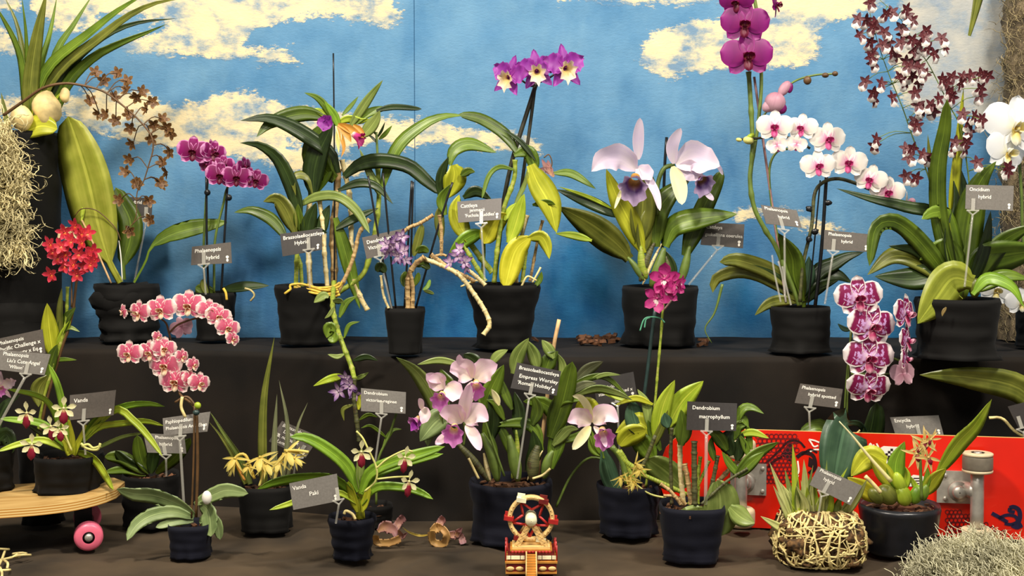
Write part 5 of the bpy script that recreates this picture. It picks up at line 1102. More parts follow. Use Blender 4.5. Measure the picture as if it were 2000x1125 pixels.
traced_flower(P, (864, 768), [('pnk', 34, [(868, 758), (850, 744), (832, 730)], .12), ('pnk', 46, [(872, 752), (885, 768), (884, 785)], .12), ('pnk', 22, [(870, 745), (856, 738), (836, 742)], 0)], -.09, None, 29, 'l_cat', (-.2, -1, -.6))
traced_flower(P, (888, 832), [('pnk', 26, [(906, 822), (908, 790), (918, 750)], 0), ('pnk', 44, [(904, 825), (882, 806), (858, 808)], .1), ('pnk', 46, [(908, 826), (930, 808), (954, 822)], .1), ('pnk', 24, [(910, 830), (925, 850), (938, 880)], 0), ('pnk', 18, [(884, 845), (866, 856), (850, 868)], 0)], -.10, None, 33, 'l_cat', (-.1, -1, -.5))
traced_flower(P, (818, 815), [('pnk', 24, [(826, 795), (830, 812), (824, 828)], .1), ('vio', 18, [(822, 815), (812, 828), (802, 842)], .1), ('pnk', 12, [(824, 800), (822, 785), (818, 778)], 0)], -.06, None, 22, 'l_cat', (-.6, -.6, -.6))
P.stem('stem_g', 5, [(905, 870), (908, 845), (906, 825)], 'flower_stalk', base=False, d0=-.06); P.stem('stem_g', 5, [(900, 860), (880, 800), (868, 760)], 'flower_stalk', base=False, d0=-.05)
P.stem('stem_g', 5, [(985, 930), (950, 830), (925, 745)], 'flower_stalk', d0=-.04)
P.stem('wood', 8, [(1050, 930), (1078, 700), (1092, 624)], 'marker_stick', d0=.03)
card('dark three-line label reading Empress Worsley in the centre of the lower tier', [(1010, 708), (1096, 725), (1087, 773), (997, 758)], P.Y - .05, [(6, 12, 10, 'Brassolaeliocattleya'), (10, 28, 10.5, 'Empress Worsley'), (10, 41, 10, "'Roman Holiday'")], (1035, 770), (1010, 935), 'cardd')
# ---- L6 lime leaved cattleya, right of centre
P = pot_at('cattleya_orchid', 'lime-leaved cattleya with one cream-pink flower, a yellow cluster and a tall magenta spray', 1225, 945, 1056, 58)
P.pot(1165, 1290, 1170, 1280, 'navy', wob=.06, skirt=.04)
for mt, w, k, pts in [
  ('lime', 36, 'lance', [(1280, 860), (1296, 792), (1318, 742)]), ('lime', 44, 'lance', [(1305, 832), (1332, 785), (1374, 744)]), ('yl', 42, 'lance', [(1280, 860), (1250, 826), (1202, 845)]), ('yl', 14, 'lance', [(1275, 790), (1240, 778), (1200, 792)]), ('lime', 12, 'lance', [(1240, 784), (1205, 776), (1180, 770)]),
  ('bl', 44, 'lance', [(1250, 850), (1238, 810), (1232, 780)]), ('md', 42, 'lance', [(1278, 902), (1252, 862), (1218, 838)]), ('lt', 60, 'ovl', [(1335, 956), (1300, 922), (1264, 896)]), ('bl', 36, 'lance', [(1178, 880), (1192, 936), (1218, 984)]), ('yl', 40, 'lance', [(1165, 820), (1145, 790), (1122, 800)]),
  ('md', 12, 'lance', [(1180, 895), (1165, 870), (1155, 840)]), ('lt', 20, 'lance', [(1268, 835), (1262, 790), (1245, 760)]), ('g', 20, 'lance', [(1290, 880), (1275, 850), (1265, 820)]), ('yl', 44, 'ovl', [(1210, 870), (1230, 850), (1262, 840)]), ('g', 30, 'lance', [(1310, 850), (1322, 830), (1340, 810)]), ('md', 26, 'lance', [(1175, 890), (1160, 872), (1152, 850)]), ('ol', 16, 'lance', [(1270, 880), (1290, 840), (1305, 800)])]:
    P.leaf(mt, w, pts, k, base=False, d0=-.03, d=R.uniform(-.2, .1))
for mt, w, pts in [('gcane', 12, [(1204, 880), (1225, 905), (1260, 925)]), ('gcane', 10, [(1210, 880), (1222, 900), (1240, 945)]), ('stem_g', 12, [(1225, 945), (1215, 900), (1195, 872)]), ('gcane', 9, [(1250, 925), (1296, 945), (1342, 966)]), ('stem_y', 4, [(1240, 945), (1272, 966), (1320, 975)]), ('dcane', 8, [(1235, 945), (1260, 900), (1280, 850)])]: P.stem(mt, w, pts, 'cane', d0=-.05, base=False)
P.stem('gcane', 5, [(1262, 950), (1278, 800), (1285, 720), (1292, 640), (1296, 585)], 'flower_spike', nodes=7, d0=-.02); P.stake(7, [(1250, 950), (1256, 800), (1265, 720), (1280, 600)], 'gstake', d0=-.01)
P.stem('stem_g', 5, [(1190, 900), (1150, 895), (1115, 930), (1086, 990)], 'stem', base=False, d0=.0)
P.stem('tie', 3, [(1250, 646), (1258, 624), (1272, 619), (1290, 622), (1298, 630)], 'plant_tie', base=False, d0=-.04); P.stem('tie', 3, [(1259, 640), (1262, 624), (1270, 620)], 'plant_tie', base=False, d0=-.04)
for x, y, s, ya, ro in [(1297, 545, 66, 0, 0), (1284, 583, 58, -20, 20), (1318, 556, 46, 30, -10), (1305, 572, 46, 20, 60), (1330, 552, 30, 60, 0)]: P.flower('mag', x, y, s, ya, ro, 0, -.06)
P.stem('stem_p', 4, [(1297, 605), (1312, 585), (1320, 562)], 'flower_stalk', base=False, d0=-.03)
traced_flower(P, (1176, 838), [('cream', 15, [(1156, 825), (1148, 795), (1134, 776), (1118, 773)], 0), ('pnk', 40, [(1155, 826), (1130, 814), (1108, 824)], .12), ('pnk', 40, [(1158, 826), (1182, 808), (1208, 824)], .12), ('cream', 22, [(1153, 832), (1138, 852), (1118, 878)], 0), ('pnk', 14, [(1160, 832), (1176, 852), (1184, 874)], 0)], -.12, None, 33, 'l_cat', (.15, -1, -.6))
for x, y in ((1212, 930), (1240, 905), (1230, 930), (1225, 945), (1250, 915), (1240, 940)): P.flower('yelp', x, y, 42, R.uniform(-40, 40), R.uniform(-90, 90), 0, -.10)
card('brown label tucked behind narrow leaves right of the central cattleya', [(1158, 742), (1237, 726), (1245, 778), (1166, 792)], P.Y + .03, [(18, 22, 8.5, 'hybrid'), (6, 34, 9, 'stanley unlocked x')], (1205, 785), (1212, 930), 'cardd')
# ---- red skateboard leaning on its edge
def board_red():
    L, Wd = .80, .182; Yb = onz(1300, 1022, 0).y; lean = math.radians(2); psi = math.radians(11)
    xl = at(1281, 900, Yb).x; root = bpy.data.objects.new('skateboard', None); C.objects.link(root); org = Vector((xl + L / 2, Yb, 0)); root.location = org
    tag(root, 'bright red skateboard standing on its long edge behind the right-hand pots', 'skateboard')
    U_ = Vector((math.cos(psi), -math.sin(psi), 0)); B_ = Vector((math.sin(psi), math.cos(psi), 0)); V_ = B_ * math.sin(lean) + Vector((0, 0, 1)) * math.cos(lean); N_ = -B_ * math.cos(lean) + Vector((0, 0, 1)) * math.sin(lean)
    end = Vector((xl, Yb, 0)); org = end + U_ * L / 2; root.location = org
    def T(x, y, z): return org + U_ * x + V_ * (y + Wd / 2) + N_ * z
    m = MB(); deck(m, L, Wd, .011, .02)
    m.v = [T(p.x, p.y, -(p.z) + .0) for p in m.v]
    d = link('deck', m.mesh('deck', ['redgrip', 'redpl', 'ply'], org), root)
    def bend(x): return -.02 * max(0, (abs(x) - L * .30) / (L * .20)) ** 1.6
    def unp(px, py):  # pixel to the underside surface
        o_ = Vector((0, -2.5, CAMZ)); dr = at(px, py, 0) - o_; t_ = (org - o_).dot(N_) / dr.dot(N_); p = o_ + dr * t_ - org
        return p.dot(U_), p.dot(V_) - Wd / 2
    def sheet(polys, mt, nm, par, off=.0006):
        mb = MB()
        for pl in polys:
            q = []
            for (x, y) in pl:
                a, b = unp(x, y); q.append(T(a, b, bend(a) + off))
            mb.add(q, [tuple(range(len(q)))])
        o = link(nm, mb.mesh(nm, mt, org, False), par); return o
    def line(mb, pts, w, off=.0008):
        q = crom([Vector((*unp(x, y), 0)) for x, y in pts], 4 * len(pts)); vs = []; f = []; s = w * S(Yb) / 2
        for i, c in enumerate(q):
            tg = (q[min(len(q) - 1, i + 1)] - q[max(0, i - 1)]).normalized(); n = Vector((-tg.y, tg.x, 0))
            for sg in (-1, 1): r_ = c + n * s * sg; vs.append(T(r_.x, r_.y, bend(r_.x) + off))
        for i in range(len(q) - 1): f.append((2 * i, 2 * i + 1, 2 * i + 3, 2 * i + 2))
        mb.add(vs, f)
    # net pattern, dark shapes, characters
    def netpatch(x0, y0, x1, y1, cell, keep):
        net = MB()
        for j in range(int((y1 - y0) / cell) + 1):
            for i in range(int((x1 - x0) / cell) + 1):
                x = x0 + (i + .5 * (j % 2)) * cell; y = y0 + j * cell
                if keep(x, y):
                    hx = [(x + cell * .5 * math.cos(a * PI / 3), y + cell * .5 * math.sin(a * PI / 3)) for a in range(7)]; line(net, hx, 1.8)
        link('net_print', net.mesh('net_print', 'maroon', org, False), d)
    netpatch(1482, 892, 1552, 945, 8, lambda x, y: y < 948 and (x - 1482) * .6 + (945 - y) > 10)
    netpatch(1480, 852, 1560, 880, 9, lambda x, y: y > 848 + (x - 1480) * .03)
    netpatch(1850, 1000, 1955, 1046, 8, lambda x, y: (x - 1850) * .5 + 985 < y)

    for pts, w in (([(1470, 925), (1495, 905), (1522, 880), (1540, 862), (1560, 862), (1572, 874)], 4), ([(1556, 893), (1570, 884), (1588, 890), (1592, 912), (1580, 925)], 7), ([(1566, 888), (1582, 878), (1596, 884)], 4), ([(1500, 912), (1515, 898), (1528, 892)], 5)): bl = MB(); line(bl, pts, w); link('ink_stroke', bl.mesh('ink_stroke', 'ink', org, False), d)
    sheet([[(1525, 888), (1538, 868), (1548, 866), (1550, 902), (1540, 900)]], 'ink', 'ink_print', d); sheet([[(1580, 892), (1592, 900), (1586, 914), (1578, 910)]], 'ink', 'ink_print', d)
    ch = MB()
    for pts in ([(1580, 858), (1584, 864), (1590, 872), (1598, 870)], [(1582, 882), (1590, 878), (1600, 878)], [(1580, 858), (1590, 860), (1600, 864)], [(1696, 882), (1700, 866), (1708, 884), (1706, 868)], [(1712, 866), (1716, 876), (1710, 886)], [(1556, 928), (1560, 920), (1558, 900)], [(1548, 926), (1560, 930)]): line(ch, pts, 3)
    link('white_print', ch.mesh('white_print', 'white', org, False), d)
    sheet([[(1720, 874), (1726, 871), (1760, 873), (1758, 905), (1730, 930), (1720, 905)], [(1776, 932), (1784, 927), (1804, 930), (1802, 948), (1776, 950)]], 'white', 'white_sticker', d, .0010)
    ck = MB()
    for i in range(5):
        for j in range(4):
            if (i + j) % 2 == 0 and not (i == 0 and j == 0):
                x = 1729 + i * 5; y = 876 + j * 4.5; q = [T(*unp(a, b), .0014) for a, b in ((x, y), (x + 5, y), (x + 5, y + 4.5), (x, y + 4.5))]; ck.add(q, [(0, 1, 2, 3)])
    for a in ((1733, 894, 1745, 900), (1736, 902, 1740, 918), (1784, 933, 1796, 935), (1784, 938, 1796, 940), (1783, 943, 1795, 945)):
        ck.add([T(*unp(x, y), .0014) for x, y in ((a[0], a[1]), (a[2], a[1]), (a[2], a[3]), (a[0], a[3]))], [(0, 1, 2, 3)])
    link('checker_print', ck.mesh('checker_print', 'ink', org, False), d)
    em = MB()
    for pts, w in (([(1937, 1002), (1955, 1012), (1968, 1020)], 7), ([(1950, 1013), (1965, 1006), (1982, 1008), (1987, 1018), (1975, 1024), (1962, 1022)], 6), ([(1972, 992), (1980, 990), (1990, 996), (1992, 1010), (1988, 1026), (1996, 1024)], 8), ([(1972, 992), (1972, 998), (1982, 1000)], 6), ([(1976, 1026), (1986, 1030), (1996, 1026)], 7)): line(em, pts, w)
    link('emblem', em.mesh('emblem', 'navyink', org, False), d)
    # trucks
    for (x0, x1, cy, wx, hang) in ((1442, 1481, 940, 1448, False), (1832, 1916, 972, 1886, True)):
        ax, ay = unp((x0 + x1) / 2, cy); s = S(Yb); e = Matrix((U_, -N_, V_)).transposed()
        b = MB(); box(b, T(ax, 0 * ay + 0.0, .005), (x1 - x0 + (30 if not hang else 0)) * s, .006, .058, e)
        for ddx in (-.026, .026):
            for ddy in (-.021, .021): ball(b, T(ax + ddx, ddy, .010), .004, .003, .004, 8, 6)
        tr = link('truck', b.mesh('truck', 'metal', org, False), root)
        h = MB(); wx_, _ = unp(wx, cy); out = .048 if hang else .05; wx_ += .012 if hang else 0
        tube(h, [T(wx_, -.075 if hang else -.05, out), T(wx_, .045, out)], .0115, n=3, sides=16); tube(h, [T(ax, .0, .008), T((ax + wx_) / 2, 0, .03), T(wx_, 0, out)], .014, n=5, sides=12)
        lathe(h, T(ax - .006, -.004, .0), [(.001, .045), (.010, .045), (.012, .040), (.012, .034), (.018, .033), (.018, .024), (.014, .022), (.014, .010)][::-1], 20, axis=e @ Matrix.Rotation(PI / 2, 3, 'X'))
        link('hanger', h.mesh('hanger', 'metal', org), tr)
        for sg in (1, -1):
            c_ = T(wx_, (.052 if sg > 0 else -.082) if hang else sg * .062, out)
            if not hang and sg == 1: pass
            wo = wheel(org, c_, .026, .034, 'greyw' if hang else 'creamw', 'redc', tr, 'Z')
            if hang:
                for k_, zz in ((1, .0165), (-1, -.0165)):
                    rg = MB(); lathe(rg, c_, [(.012, zz + k_ * .0012), (.024, zz + k_ * .0012), (.0262, zz), (.0262, zz - k_ * .0035), (.0255, zz - k_ * .004)], 32); link('wheel_rim', rg.mesh('wheel_rim', 'creamw', org), wo)
board_red()
# ---- L7 dendrobium macrophyllum
P = pot_at('dendrobium_orchid', 'dendrobium with short canes and a large heart-shaped drooping leaf in a navy pot', 1350, 985, 1107, 56)
P.pot(1282, 1420, 1298, 1408, 'navy', sq=.12, wob=.04, skirt=.03)
for mt, w, k, pts in [
  ('lt', 74, 'ovl', [(1400, 940), (1408, 980), (1405, 1048)]), ('lt', 44, 'lance', [(1378, 995), (1340, 1014), (1312, 1042)]), ('lt', 38, 'lance', [(1425, 990), (1450, 1012), (1474, 1022)]), ('g', 34, 'lance', [(1330, 870), (1335, 835), (1330, 800)]), ('bl', 24, 'lance', [(1305, 835), (1300, 820), (1298, 806)]),
  ('md', 17, 'lance', [(1435, 830), (1450, 800), (1468, 796), (1492, 808)]), ('md', 22, 'lance', [(1432, 860), (1440, 835), (1458, 830)]), ('lime', 16, 'lance', [(1442, 850), (1470, 845), (1502, 856)]), ('md', 28, 'lance', [(1435, 930), (1476, 888), (1522, 863)]), ('md', 24, 'lance', [(1440, 932), (1466, 905), (1494, 882)]), ('md', 18, 'lance', [(1447, 932), (1424, 905), (1410, 882)]),
  ('md', 13, 'lance', [(1468, 878), (1462, 850), (1460, 826)]), ('md', 15, 'lance', [(1462, 892), (1455, 870), (1443, 848)]), ('dk', 32, 'lance', [(1430, 890), (1420, 860), (1432, 838)]), ('g', 26, 'lance', [(1420, 880), (1400, 850), (1380, 842)]), ('dk', 26, 'lance', [(1440, 900), (1445, 870), (1450, 845)]), ('lt', 24, 'lance', [(1430, 840), (1450, 826), (1452, 812)]), ('md', 18, 'lance', [(1434, 826), (1450, 818), (1462, 835)]), ('g', 16, 'lance', [(1395, 900), (1388, 870), (1392, 850)])]:
    P.leaf(mt, w, pts, k, base=False, d0=-.02, d=R.uniform(-.15, .1))
for mt, w, pts, nd in [('dcane', 7, [(1312, 985), (1310, 896), (1312, 836)], 3), ('cane', 10, [(1335, 985), (1329, 920), (1328, 852)], 7), ('dcane', 11, [(1357, 985), (1356, 910), (1356, 862)], 5), ('gcane', 7, [(1363, 985), (1364, 930), (1368, 892)], 3), ('tcane', 10, [(1350, 985), (1344, 940), (1337, 906)], 4), ('dcane', 8, [(1380, 985), (1392, 940), (1402, 890)], 4), ('tcane', 9, [(1375, 985), (1400, 945), (1442, 898)], 6), ('dcane', 6, [(1370, 985), (1420, 940), (1460, 915)], 4), ('gcane', 6, [(1345, 985), (1372, 930), (1385, 900)], 3), ('tcane', 7, [(1330, 985), (1310, 960), (1290, 945)], 3), ('tcane', 6, [(1340, 985), (1320, 970), (1296, 968)], 3), ('stem_g', 8, [(1385, 985), (1395, 960), (1400, 942)], 2)]:
    P.stem(mt, w, pts, 'cane', nodes=nd, d0=R.uniform(-.03, .01))
card('blue-black label reading Dendrobium macrophyllum above the red skateboard', [(1342, 784), (1439, 788), (1437, 842), (1340, 840)], P.Y - .03, [(10, 15, 10.5, 'Dendrobium'), (24, 32, 10.5, 'macrophyllum')], (1380, 842), (1378, 985), 'cardd', bow=.003, rodw=7)
# ---- L8 root ball plant
M['pale'] = leaf_mat('leaf_pale', (160, 174, 84), (216, 218, 146))
def rootball():
    Y = potY(1598, 1112, 74, 0); s = S(Y); org = Vector((at(1598, 1060, Y).x, Y, 0)); 
    P = Plant('bare_root_orchid', 'unpotted orchid with grassy pale blades on a tangled root ball', 'orchid', 1598, 1008, Y, 0)
    m = MB(); pr_ = [(.001, .001), (.066, .001), (.074, .010), (.077, .03), (.076, .050), (.070, .068), (.058, .082), (.034, .090), (.001, .092)]
    def rad_at(z):
        for (r0, z0), (r1, z1) in zip(pr_[1:], pr_[2:]):
            if z <= z1: return r0 + (r1 - r0) * (z - z0) / max(1e-5, z1 - z0)
        return .01
    lathe(m, P.org, [(rad_at(.001 + .0905 * i / 20) if 0 < i < 20 else .001, .001 + .0905 * i / 20) for i in range(21)], 72, .18, .24, 55)
    P.part('root_ball', m, 'rootsoil')
    rr = MB()
    for i in range(170):
        a = -R.random() * PI if i < 270 else R.random() * 6.28; z = R.uniform(.004, .088); up = R.random() < .6; da = R.gauss(0, .05 if up else .16); dz = R.gauss(0, 1) * (.011 if up else .003); pts = []
        for k in range(R.randint(4, 8)):
            rad = rad_at(z) * (.97 - .05 * math.cos(4 * a)) + .003 + .004 * R.random()
            pts.append(P.org + Vector((rad * math.cos(a), rad * math.sin(a), max(.002, z)))); a += da + R.gauss(0, .05); z = min(.089, max(.003, z + dz + R.gauss(0, .003)))
        rr.k = 0 if i % 3 else 1
        tube(rr, pts, R.uniform(.0008, .0021), sides=5)
    o = P.part('roots', rr, ['root', 'papery']); o['kind'] = 'stuff'
    for mt, w, a, b, c_ in [('lt', 11, (1545, 1018), (1525, 960), (1503, 903)), ('lt', 11, (1572, 1024), (1545, 975), (1518, 936)), ('lime', 13, (1556, 1018), (1553, 940), (1548, 866)), ('lt', 10, (1548, 1028), (1528, 985), (1510, 948)), ('gy', 11, (1555, 1005), (1543, 960), (1533, 916)), ('lt', 14, (1568, 1010), (1572, 950), (1570, 897)), ('gy', 10, (1560, 1010), (1556, 970), (1558, 936)), ('lt', 12, (1590, 1015), (1592, 970), (1590, 940)), ('lt', 12, (1600, 1012), (1620, 970), (1640, 938)), ('lt', 14, (1642, 1012), (1672, 975), (1694, 935)), ('lt', 13, (1540, 1040), (1512, 1024), (1485, 1008)), ('gy', 9, (1603, 1010), (1612, 945), (1615, 898)), ('lime', 11, (1598, 1010), (1625, 965), (1656, 912)), ('cream', 10, (1632, 1015), (1640, 995), (1640, 975)), ('lime', 12, (1582, 1012), (1578, 975), (1576, 950)), ('lt', 12, (1590, 1010), (1600, 985), (1606, 960)), ('lime', 10, (1575, 1020), (1560, 1000), (1545, 985)), ('gy', 8, (1594, 1010), (1580, 960), (1588, 908)), ('lime', 9, (1560, 1020), (1562, 985), (1572, 960)), ('lt', 9, (1615, 1012), (1614, 985), (1622, 965))] + [(R.choice(('lt', 'lime', 'lt', 'gy')), R.uniform(8, 12), (x_, 1014 + R.uniform(-4, 6)), (x_ + (x_ - 1598) * .15 + R.uniform(-6, 6), 985), (x_ + (x_ - 1598) * .35 + R.uniform(-10, 10), R.uniform(925, 972))) for x_ in range(1545, 1655, 7)]:
        P.leaf({'lt': 'pale', 'gy': 'lt', 'lime': 'lime', 'cream': 'cream'}[mt], w * 1.35, [a, b, c_], 'blade', d=R.uniform(-.25, .05), fold=.35, roll=R.uniform(-.2, .2), base=False, name='leaf', d0=-.025)
    card('tilted label, glare put into its grey colour, stuck among the grassy blades', [(1598, 911), (1684, 949), (1661, 987), (1581, 947)], P.Y - .05, [(6, 8, 9, 'Phalaenopsis'), (20, 20, 9, 'hybrid')], (1608, 962), (1594, 1030), 'cardglare')
rootball()
# ---- L10 harlequin moth orchid behind the red board
P = Plant('moth_orchid', 'moth orchid with large wine and violet harlequin flowers edged in white', 'orchid', 1655, 930, -.10, 0)
P.pot(1600, 1712, 1606, 1706)
P.leaf('bl', 92, [(1672, 930, .0), (1690, 860, -.01), (1680, 830, -.05), (1660, 826, -.10), (1652, 834, -.13), (1640, 888, -.15), (1628, 950, -.16)], 'late', d=0, base=False, roll=.1, n=30)
for mt, w, pts in [('g', 36, [(1650, 925), (1610, 840), (1560, 848)]), ('dk', 54, [(1670, 925), (1700, 850), (1712, 785)]), ('dk', 30, [(1670, 925), (1690, 880), (1700, 840)])]: P.leaf(mt, w, pts, 'ovl', d=-.12, d0=-.01)
P.stem('stem_g', 4, [(1655, 925), (1650, 800), (1662, 660), (1680, 560)], 'flower_spike'); P.stake(4, [(1650, 925), (1656, 760), (1662, 640)], 'stem_g')
P.stem('stem_g', 4, [(1660, 700), (1720, 690), (1768, 700), (1775, 600)], 'flower_spike', base=False); P.stem('stem_g', 4, [(1662, 730), (1740, 730), (1772, 725)], 'flower_spike', base=False)
for x, y, s, ya, ro, ti in [(1678, 580, 98, -5, -6, 0), (1704, 636, 104, 10, 6, 0), (1698, 698, 104, 0, 2, 0), (1697, 758, 92, 5, 4, 18), (1770, 612, 88, 48, 8, 0), (1772, 664, 76, 58, 6, 0), (1770, 700, 62, 62, 6, 0)]: P.flower('phharl', x, y, s, ya, ro, ti, -.05)
P.flower('phback', 1765, 730, 66, 120, 10, 0, -.05)
P.stem('stem_y' and 'root', 4, [(1680, 840), (1672, 850), (1678, 862)], 'aerial_root', base=False, d0=-.03)
P.leaf('bl', 10, [(1662, 645), (1648, 642), (1636, 632)], 'lance', base=False)
card('label reading hybrid spotted left of the harlequin flowers', [(1563, 749), (1646, 760), (1640, 798), (1552, 787)], -.14, [(5, 10, 9, 'Phalaenopsis'), (20, 22, 9, 'hybrid spotted')], (1582, 796), (1583, 860), 'card')
# ---- L9 encyclia
P = pot_at('encyclia_orchid', 'orchid with spidery cream flowers and plump yellow-green bulbs in a smooth round black pot', 1757, 985, 1096, 68)
P.pot(1678, 1836, 1688, 1824, 'plast', wob=0.004, skirt=0, dip=.006)
for mt, w, k, pts in [
  ('lime', 40, 'lance', [(1828, 930), (1870, 868), (1905, 831), (1937, 780)]), ('br', 36, 'lance', [(1750, 955), (1750, 905), (1767, 862)]), ('yl', 46, 'lance', [(1732, 900), (1697, 893), (1662, 930)]), ('yl', 34, 'lance', [(1748, 955), (1722, 918), (1698, 886)]), ('yel', 38, 'lance', [(1725, 978), (1690, 955), (1655, 932)]),
  ('lime', 22, 'lance', [(1762, 960), (1768, 930), (1760, 905)]), ('yl', 34, 'lance', [(1802, 968), (1826, 935), (1848, 915)]), ('br', 15, 'lance', [(1800, 965), (1810, 940), (1812, 912)]), ('lime', 12, 'lance', [(1795, 962), (1785, 945), (1778, 930)])]: P.leaf(mt, w, pts, k, base=False, d0=-.03, d=R.uniform(-.15, .05))
P.stem('cream', 9, [(1740, 940), (1700, 895), (1666, 853), (1639, 823)], 'flower_stalk', base=False, d0=-.05, prof='taper'); P.stem('root', 8, [(1720, 962), (1705, 945), (1690, 930)], 'sheath', base=False, d0=-.06)
for x, y, w, h, r_, mt in [(1733, 966, 38, 46, -40, 'ol'), (1764, 968, 34, 44, -25, 'lime'), (1757, 945, 24, 50, -20, 'lime'), (1790, 966, 28, 40, 20, 'br'), (1712, 968, 30, 40, -50, 'ol'), (1806, 962, 18, 34, 10, 'md')]: bud(P, x, y, w, h, mt, r_, -.035, 'pseudobulb')
P.stem('stem_g', 6, [(1800, 975), (1798, 920), (1796, 870)], 'flower_spike', d0=-.05)
for x, y, s in [(1790, 886, 54), (1806, 862, 54), (1812, 893, 54), (1796, 872, 44), (1818, 858, 40)]: P.flower('enc', x, y, s, R.uniform(-20, 20), R.uniform(-30, 30), 0, -.08)
card('beige label behind the spidery cream flowers above the red skateboard', [(1738, 815), (1833, 811), (1843, 850), (1751, 857)], -.12, [(6, 11, 10, 'Encyclia'), (26, 24, 10, 'hybrid')], (1797, 852), (1797, 900), 'cardglare', footdy=0)
# ---- moss mound bottom right
g = MB(); mc = onz(1915, 1150, 0)
ball(g, mc + Vector((0, 0, .0)), .100, .066, .062, 24, 14, None, .3, 20)
def gen():
    a = R.random() * 6.283; e = math.acos(R.random() ** .7); v = Vector((math.sin(e) * math.cos(a), math.sin(e) * math.sin(a), math.cos(e)))
    p = mc + Vector((v.x * .108, v.y * .072, v.z * .068)); p.z = max(.003, p.z); return p, (v.x * .5 + R.gauss(0, 1), v.y * .5 + R.gauss(0, 1), R.gauss(.05, .45)), R.uniform(.03, .06)
strands(g, gen, 2600, 12, .0012, .9, wn=.34)
for k in range(len(g.v)): g.v[k].z = max(.001, g.v[k].z)
o = link('moss_mound', g.mesh('moss_mound', 'moss2', mc)); o.location = mc; tag(o, 'pale green moss heap at the lower right corner in front of the red skateboard', 'moss', kind='stuff')
# ---- roots in the lower left corner
g = MB(); c0 = onz(20, 1110, 0)
for pts in ([(-30, 1098), (0, 1094), (25, 1088), (35, 1082)], [(28, 1087), (45, 1084), (60, 1084)], [(25, 1082), (40, 1080), (52, 1081)], [(5, 1093), (15, 1100), (14, 1110)], [(-20, 1110), (0, 1114), (20, 1113)], [(0, 1108), (4, 1120), (2, 1140)], [(-20, 1070), (0, 1072), (18, 1073)], [(-20, 1130), (0, 1100), (10, 1075)]):
    q = [onz(x, y, .008 + .004 * (k % 2)) for k, (x, y) in enumerate(pts)]; tube(g, q, .0022, sides=6)
ball(g, onz(34, 1086, .008), .006, .005, .004, 8, 6)
o = link('root_tangle', g.mesh('root_tangle', 'root', c0)); o.location = c0; tag(o, 'few pale aerial roots lying on the cloth in the lower left corner', 'roots')
# ---- right edge plant with olive leaf
P = Plant('moth_orchid', 'orchid at the right edge with one long olive leaf reaching left over the skateboard', 'orchid', 2060, 880, -.14, 0)
P.pot(2010, 2110, 2016, 2104)
P.leaf('ol', 56, [(2050, 850), (2000, 765), (1900, 738), (1796, 732)], 'lance', d=-.05, roll=.1); P.leaf('g', 20, [(2050, 860), (1990, 780), (1900, 757)], 'lance', d=.05)
P.stem('stem_g', 8, [(2060, 880), (2055, 855)], 'stem')
P.stem('root', 6, [(2050, 870), (1990, 848), (1958, 818), (1932, 816)], 'aerial_root', d0=-.03)
card('navy label cut off by the right edge beside the olive leaf', [(1968, 794), (2060, 770), (2070, 822), (1990, 838)], -.2, [(40, 20, 10, 'Phalaenopsis')], (1996, 836), (2010, 890), 'cardd')
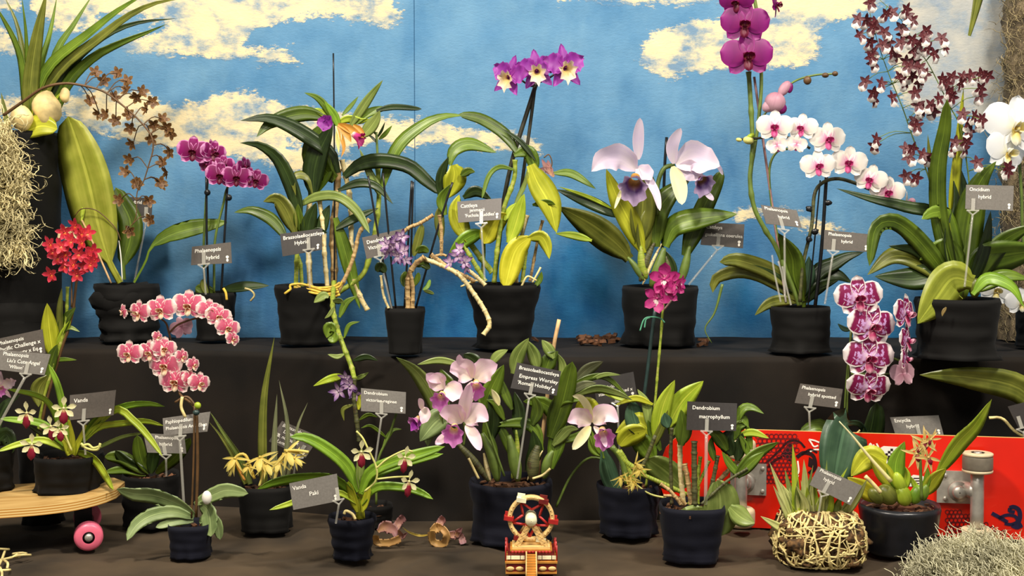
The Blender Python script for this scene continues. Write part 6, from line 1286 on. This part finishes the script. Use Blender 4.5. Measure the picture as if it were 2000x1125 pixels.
# ---- toy ferris wheel
M['tcream'] = plain('cream_resin', (226, 190, 124), .45, var=.06); M['tred'] = plain('red_resin', (170, 36, 34), .4, var=.08); M['tdark'] = plain('dark_red_resin', (112, 26, 24), .45); M['tgold'] = plain('gold_resin', (206, 144, 64), .4, .2); M['twht'] = plain('ivory_resin', (240, 228, 190), .4)
def ferris():
    g = onz(1037, 1124, 0); Y = g.y + .035; s = S(Y); org = Vector((at(1037, 1100, Y).x, Y, 0)); root = bpy.data.objects.new('toy_ferris_wheel', None); C.objects.link(root); root.location = org
    tag(root, 'small cream and red toy ferris wheel on a stepped red base', 'toy')
    def X(px): return at(px, 1060, Y).x
    def Z(py): return at(1037, py, Y).z
    zt = Z(1068); W_ = 102 * s
    b = MB(); box(b, org + Vector((0, 0, zt * .25)), W_ * .96, .062, zt * .5); box(b, org + Vector((0, .002, zt * .72)), W_ * .90, .054, zt * .5); base = link('base', b.mesh('base', 'tdark', org, False), root)
    t_ = MB()
    for zz, w, dp in ((.002, .98, .066), (zt * .5, 1.0, .066), (zt * .98, .80, .052)): box(t_, org + Vector((0, 0, zz + .0015)), W_ * w, dp, .003)
    link('base_trim', t_.mesh('base_trim', 'tgold', org, False), base)
    for sg in (-1, 1):
        for k, (cx, ww) in enumerate(((.30, 20), (.43, 9), (.17, 9))): m = MB(); box(m, org + Vector((sg * cx * W_, -.027, zt * .72)), ww * s, .003, 6.5 * s); link('panel', m.mesh('panel', 'twht', org, False), base)
        for cx in (.22, .40): m = MB(); ball(m, org + Vector((sg * cx * W_, -.032, zt * .27)), 8 * s, .002, 4.5 * s, 12, 8); link('medallion', m.mesh('medallion', 'tcream', org), base)
        m = MB()
        for i in range(7): ball(m, org + Vector((sg * W_ * .47, -.026 + i * .009, zt * 1.0 + .004)), .0022, .0022, .005, 6, 5)
        for i in range(3): tube(m, [org + Vector((sg * W_ * .49, -.028 + i * .026, zt * .5)), org + Vector((sg * W_ * .49, -.028 + i * .026, zt * 1.25))], .0012, n=2, sides=5)
        link('railing', m.mesh('railing', 'tred', org), base)
    st = MB()
    for i in range(9): box(st, org + Vector((0, -.034 - (8 - i) * .0022, (i + .5) * zt * .9 / 9)), 17 * s, .006, zt * .9 / 9)
    stp = link('steps', st.mesh('steps', 'tgold', org, False), base)
    m = MB()
    for sg in (-1, 1): tube(m, [org + Vector((sg * 10 * s, -.052, .003)), org + Vector((sg * 9.5 * s, -.034, zt * .9)), org + Vector((sg * 9.5 * s, -.030, zt))], .0014, n=4, sides=5)
    link('handrail', m.mesh('handrail', 'tcream', org), stp)
    # platform
    p = MB(); box(p, org + Vector((0, 0, Z(1064))), 74 * s, .046, 5 * s); box(p, org + Vector((0, .008, Z(1059))), 62 * s, .03, 4 * s); link('platform', p.mesh('platform', 'tcream', org, False), root)
    fr = MB()
    for i in range(12): ball(fr, org + Vector(((i - 5.5) * 6.6 * s, -.026, Z(1070))), 3.2 * s, .002, 3 * s, 8, 6)
    link('scalloped_trim', fr.mesh('scalloped_trim', 'tred', org), base)
    # frames
    hz = Z(1012)
    for yy in (-.014, .014):
        for sg in (-1, 1):
            a = org + Vector((sg * 5 * s, yy, 0)); a.z = Z(1024); b_ = org + Vector((sg * 28 * s, yy * 1.3, 0)); b_.z = Z(1061)
            m = MB(); d = (b_ - a); L = d.length; rot = d.to_track_quat('Z', 'Y').to_matrix()
            for q in (-3.2, 3.2): box(m, (a + b_) / 2 + Vector((q * s, 0, 0)), 1.8 * s, .004, L, rot)
            for i in range(9): box(m, a.lerp(b_, (i + .5) / 9), 8 * s, .003, 1.4 * s, Matrix.Rotation(.6 * (-1) ** i, 3, 'Y'))
            link('support_leg', m.mesh('support_leg', 'tcream', org, False), root)
    c = org + Vector((0, 0, 0)); c.z = hz; rot = Matrix.Rotation(PI / 2, 3, 'X')
    w = MB(); r1, r0 = 46 * s, 38 * s; lathe(w, c, [(r0, -.006), (r1, -.006), (r1 + .0005, 0), (r1, .006), (r0, .006), (r0, -.006)], 48, axis=rot)
    for i in range(30): a = i * 2 * PI / 30; box(w, c + Vector((42 * s * math.cos(a), -.0065, 42 * s * math.sin(a))), 3 * s, .002, 2 * s, Matrix.Rotation(-a, 3, 'Y'))
    wh = link('wheel_rim', w.mesh('wheel_rim', 'tcream', org), root)
    st = MB(); 
    for i in range(5):
        a = PI / 2 + .55 + i * 2 * PI / 5; tip = c + Vector((39 * s * math.cos(a), 0, 39 * s * math.sin(a)))
        for e in (-1, 1):
            a2 = a + e * PI / 5; q = c + Vector((17 * s * math.cos(a2), 0, 17 * s * math.sin(a2))); tube(st, [tip, q], .0022, n=2, sides=6)
    link('star_spokes', st.mesh('star_spokes', 'tred', org), wh)
    h = MB(); lathe(h, c, [(.0005, .022), (10 * s, .021), (11.5 * s, .018), (11.5 * s, -.018), (10 * s, -.021), (.0005, -.022)], 28, axis=rot); link('hub', h.mesh('hub', 'twht', org), wh)
    for i in range(6):
        a = PI / 2 + .45 + i * PI / 3; q = c + Vector((44 * s * math.cos(a), -.002, 44 * s * math.sin(a))); mt = 'twht' if i % 3 == 0 else ('tred' if i % 3 == 1 else 'tdark')
        g_ = MB(); box(g_, q + Vector((0, 0, -2 * s)), 19 * s, .016, 8 * s, Matrix.Rotation(.15, 3, 'Y')); box(g_, q + Vector((0, .004, 5 * s)), 15 * s, .006, 8 * s, Matrix.Rotation(.15, 3, 'Y')); link('gondola', g_.mesh('gondola', mt, org, False), wh)
ferris()
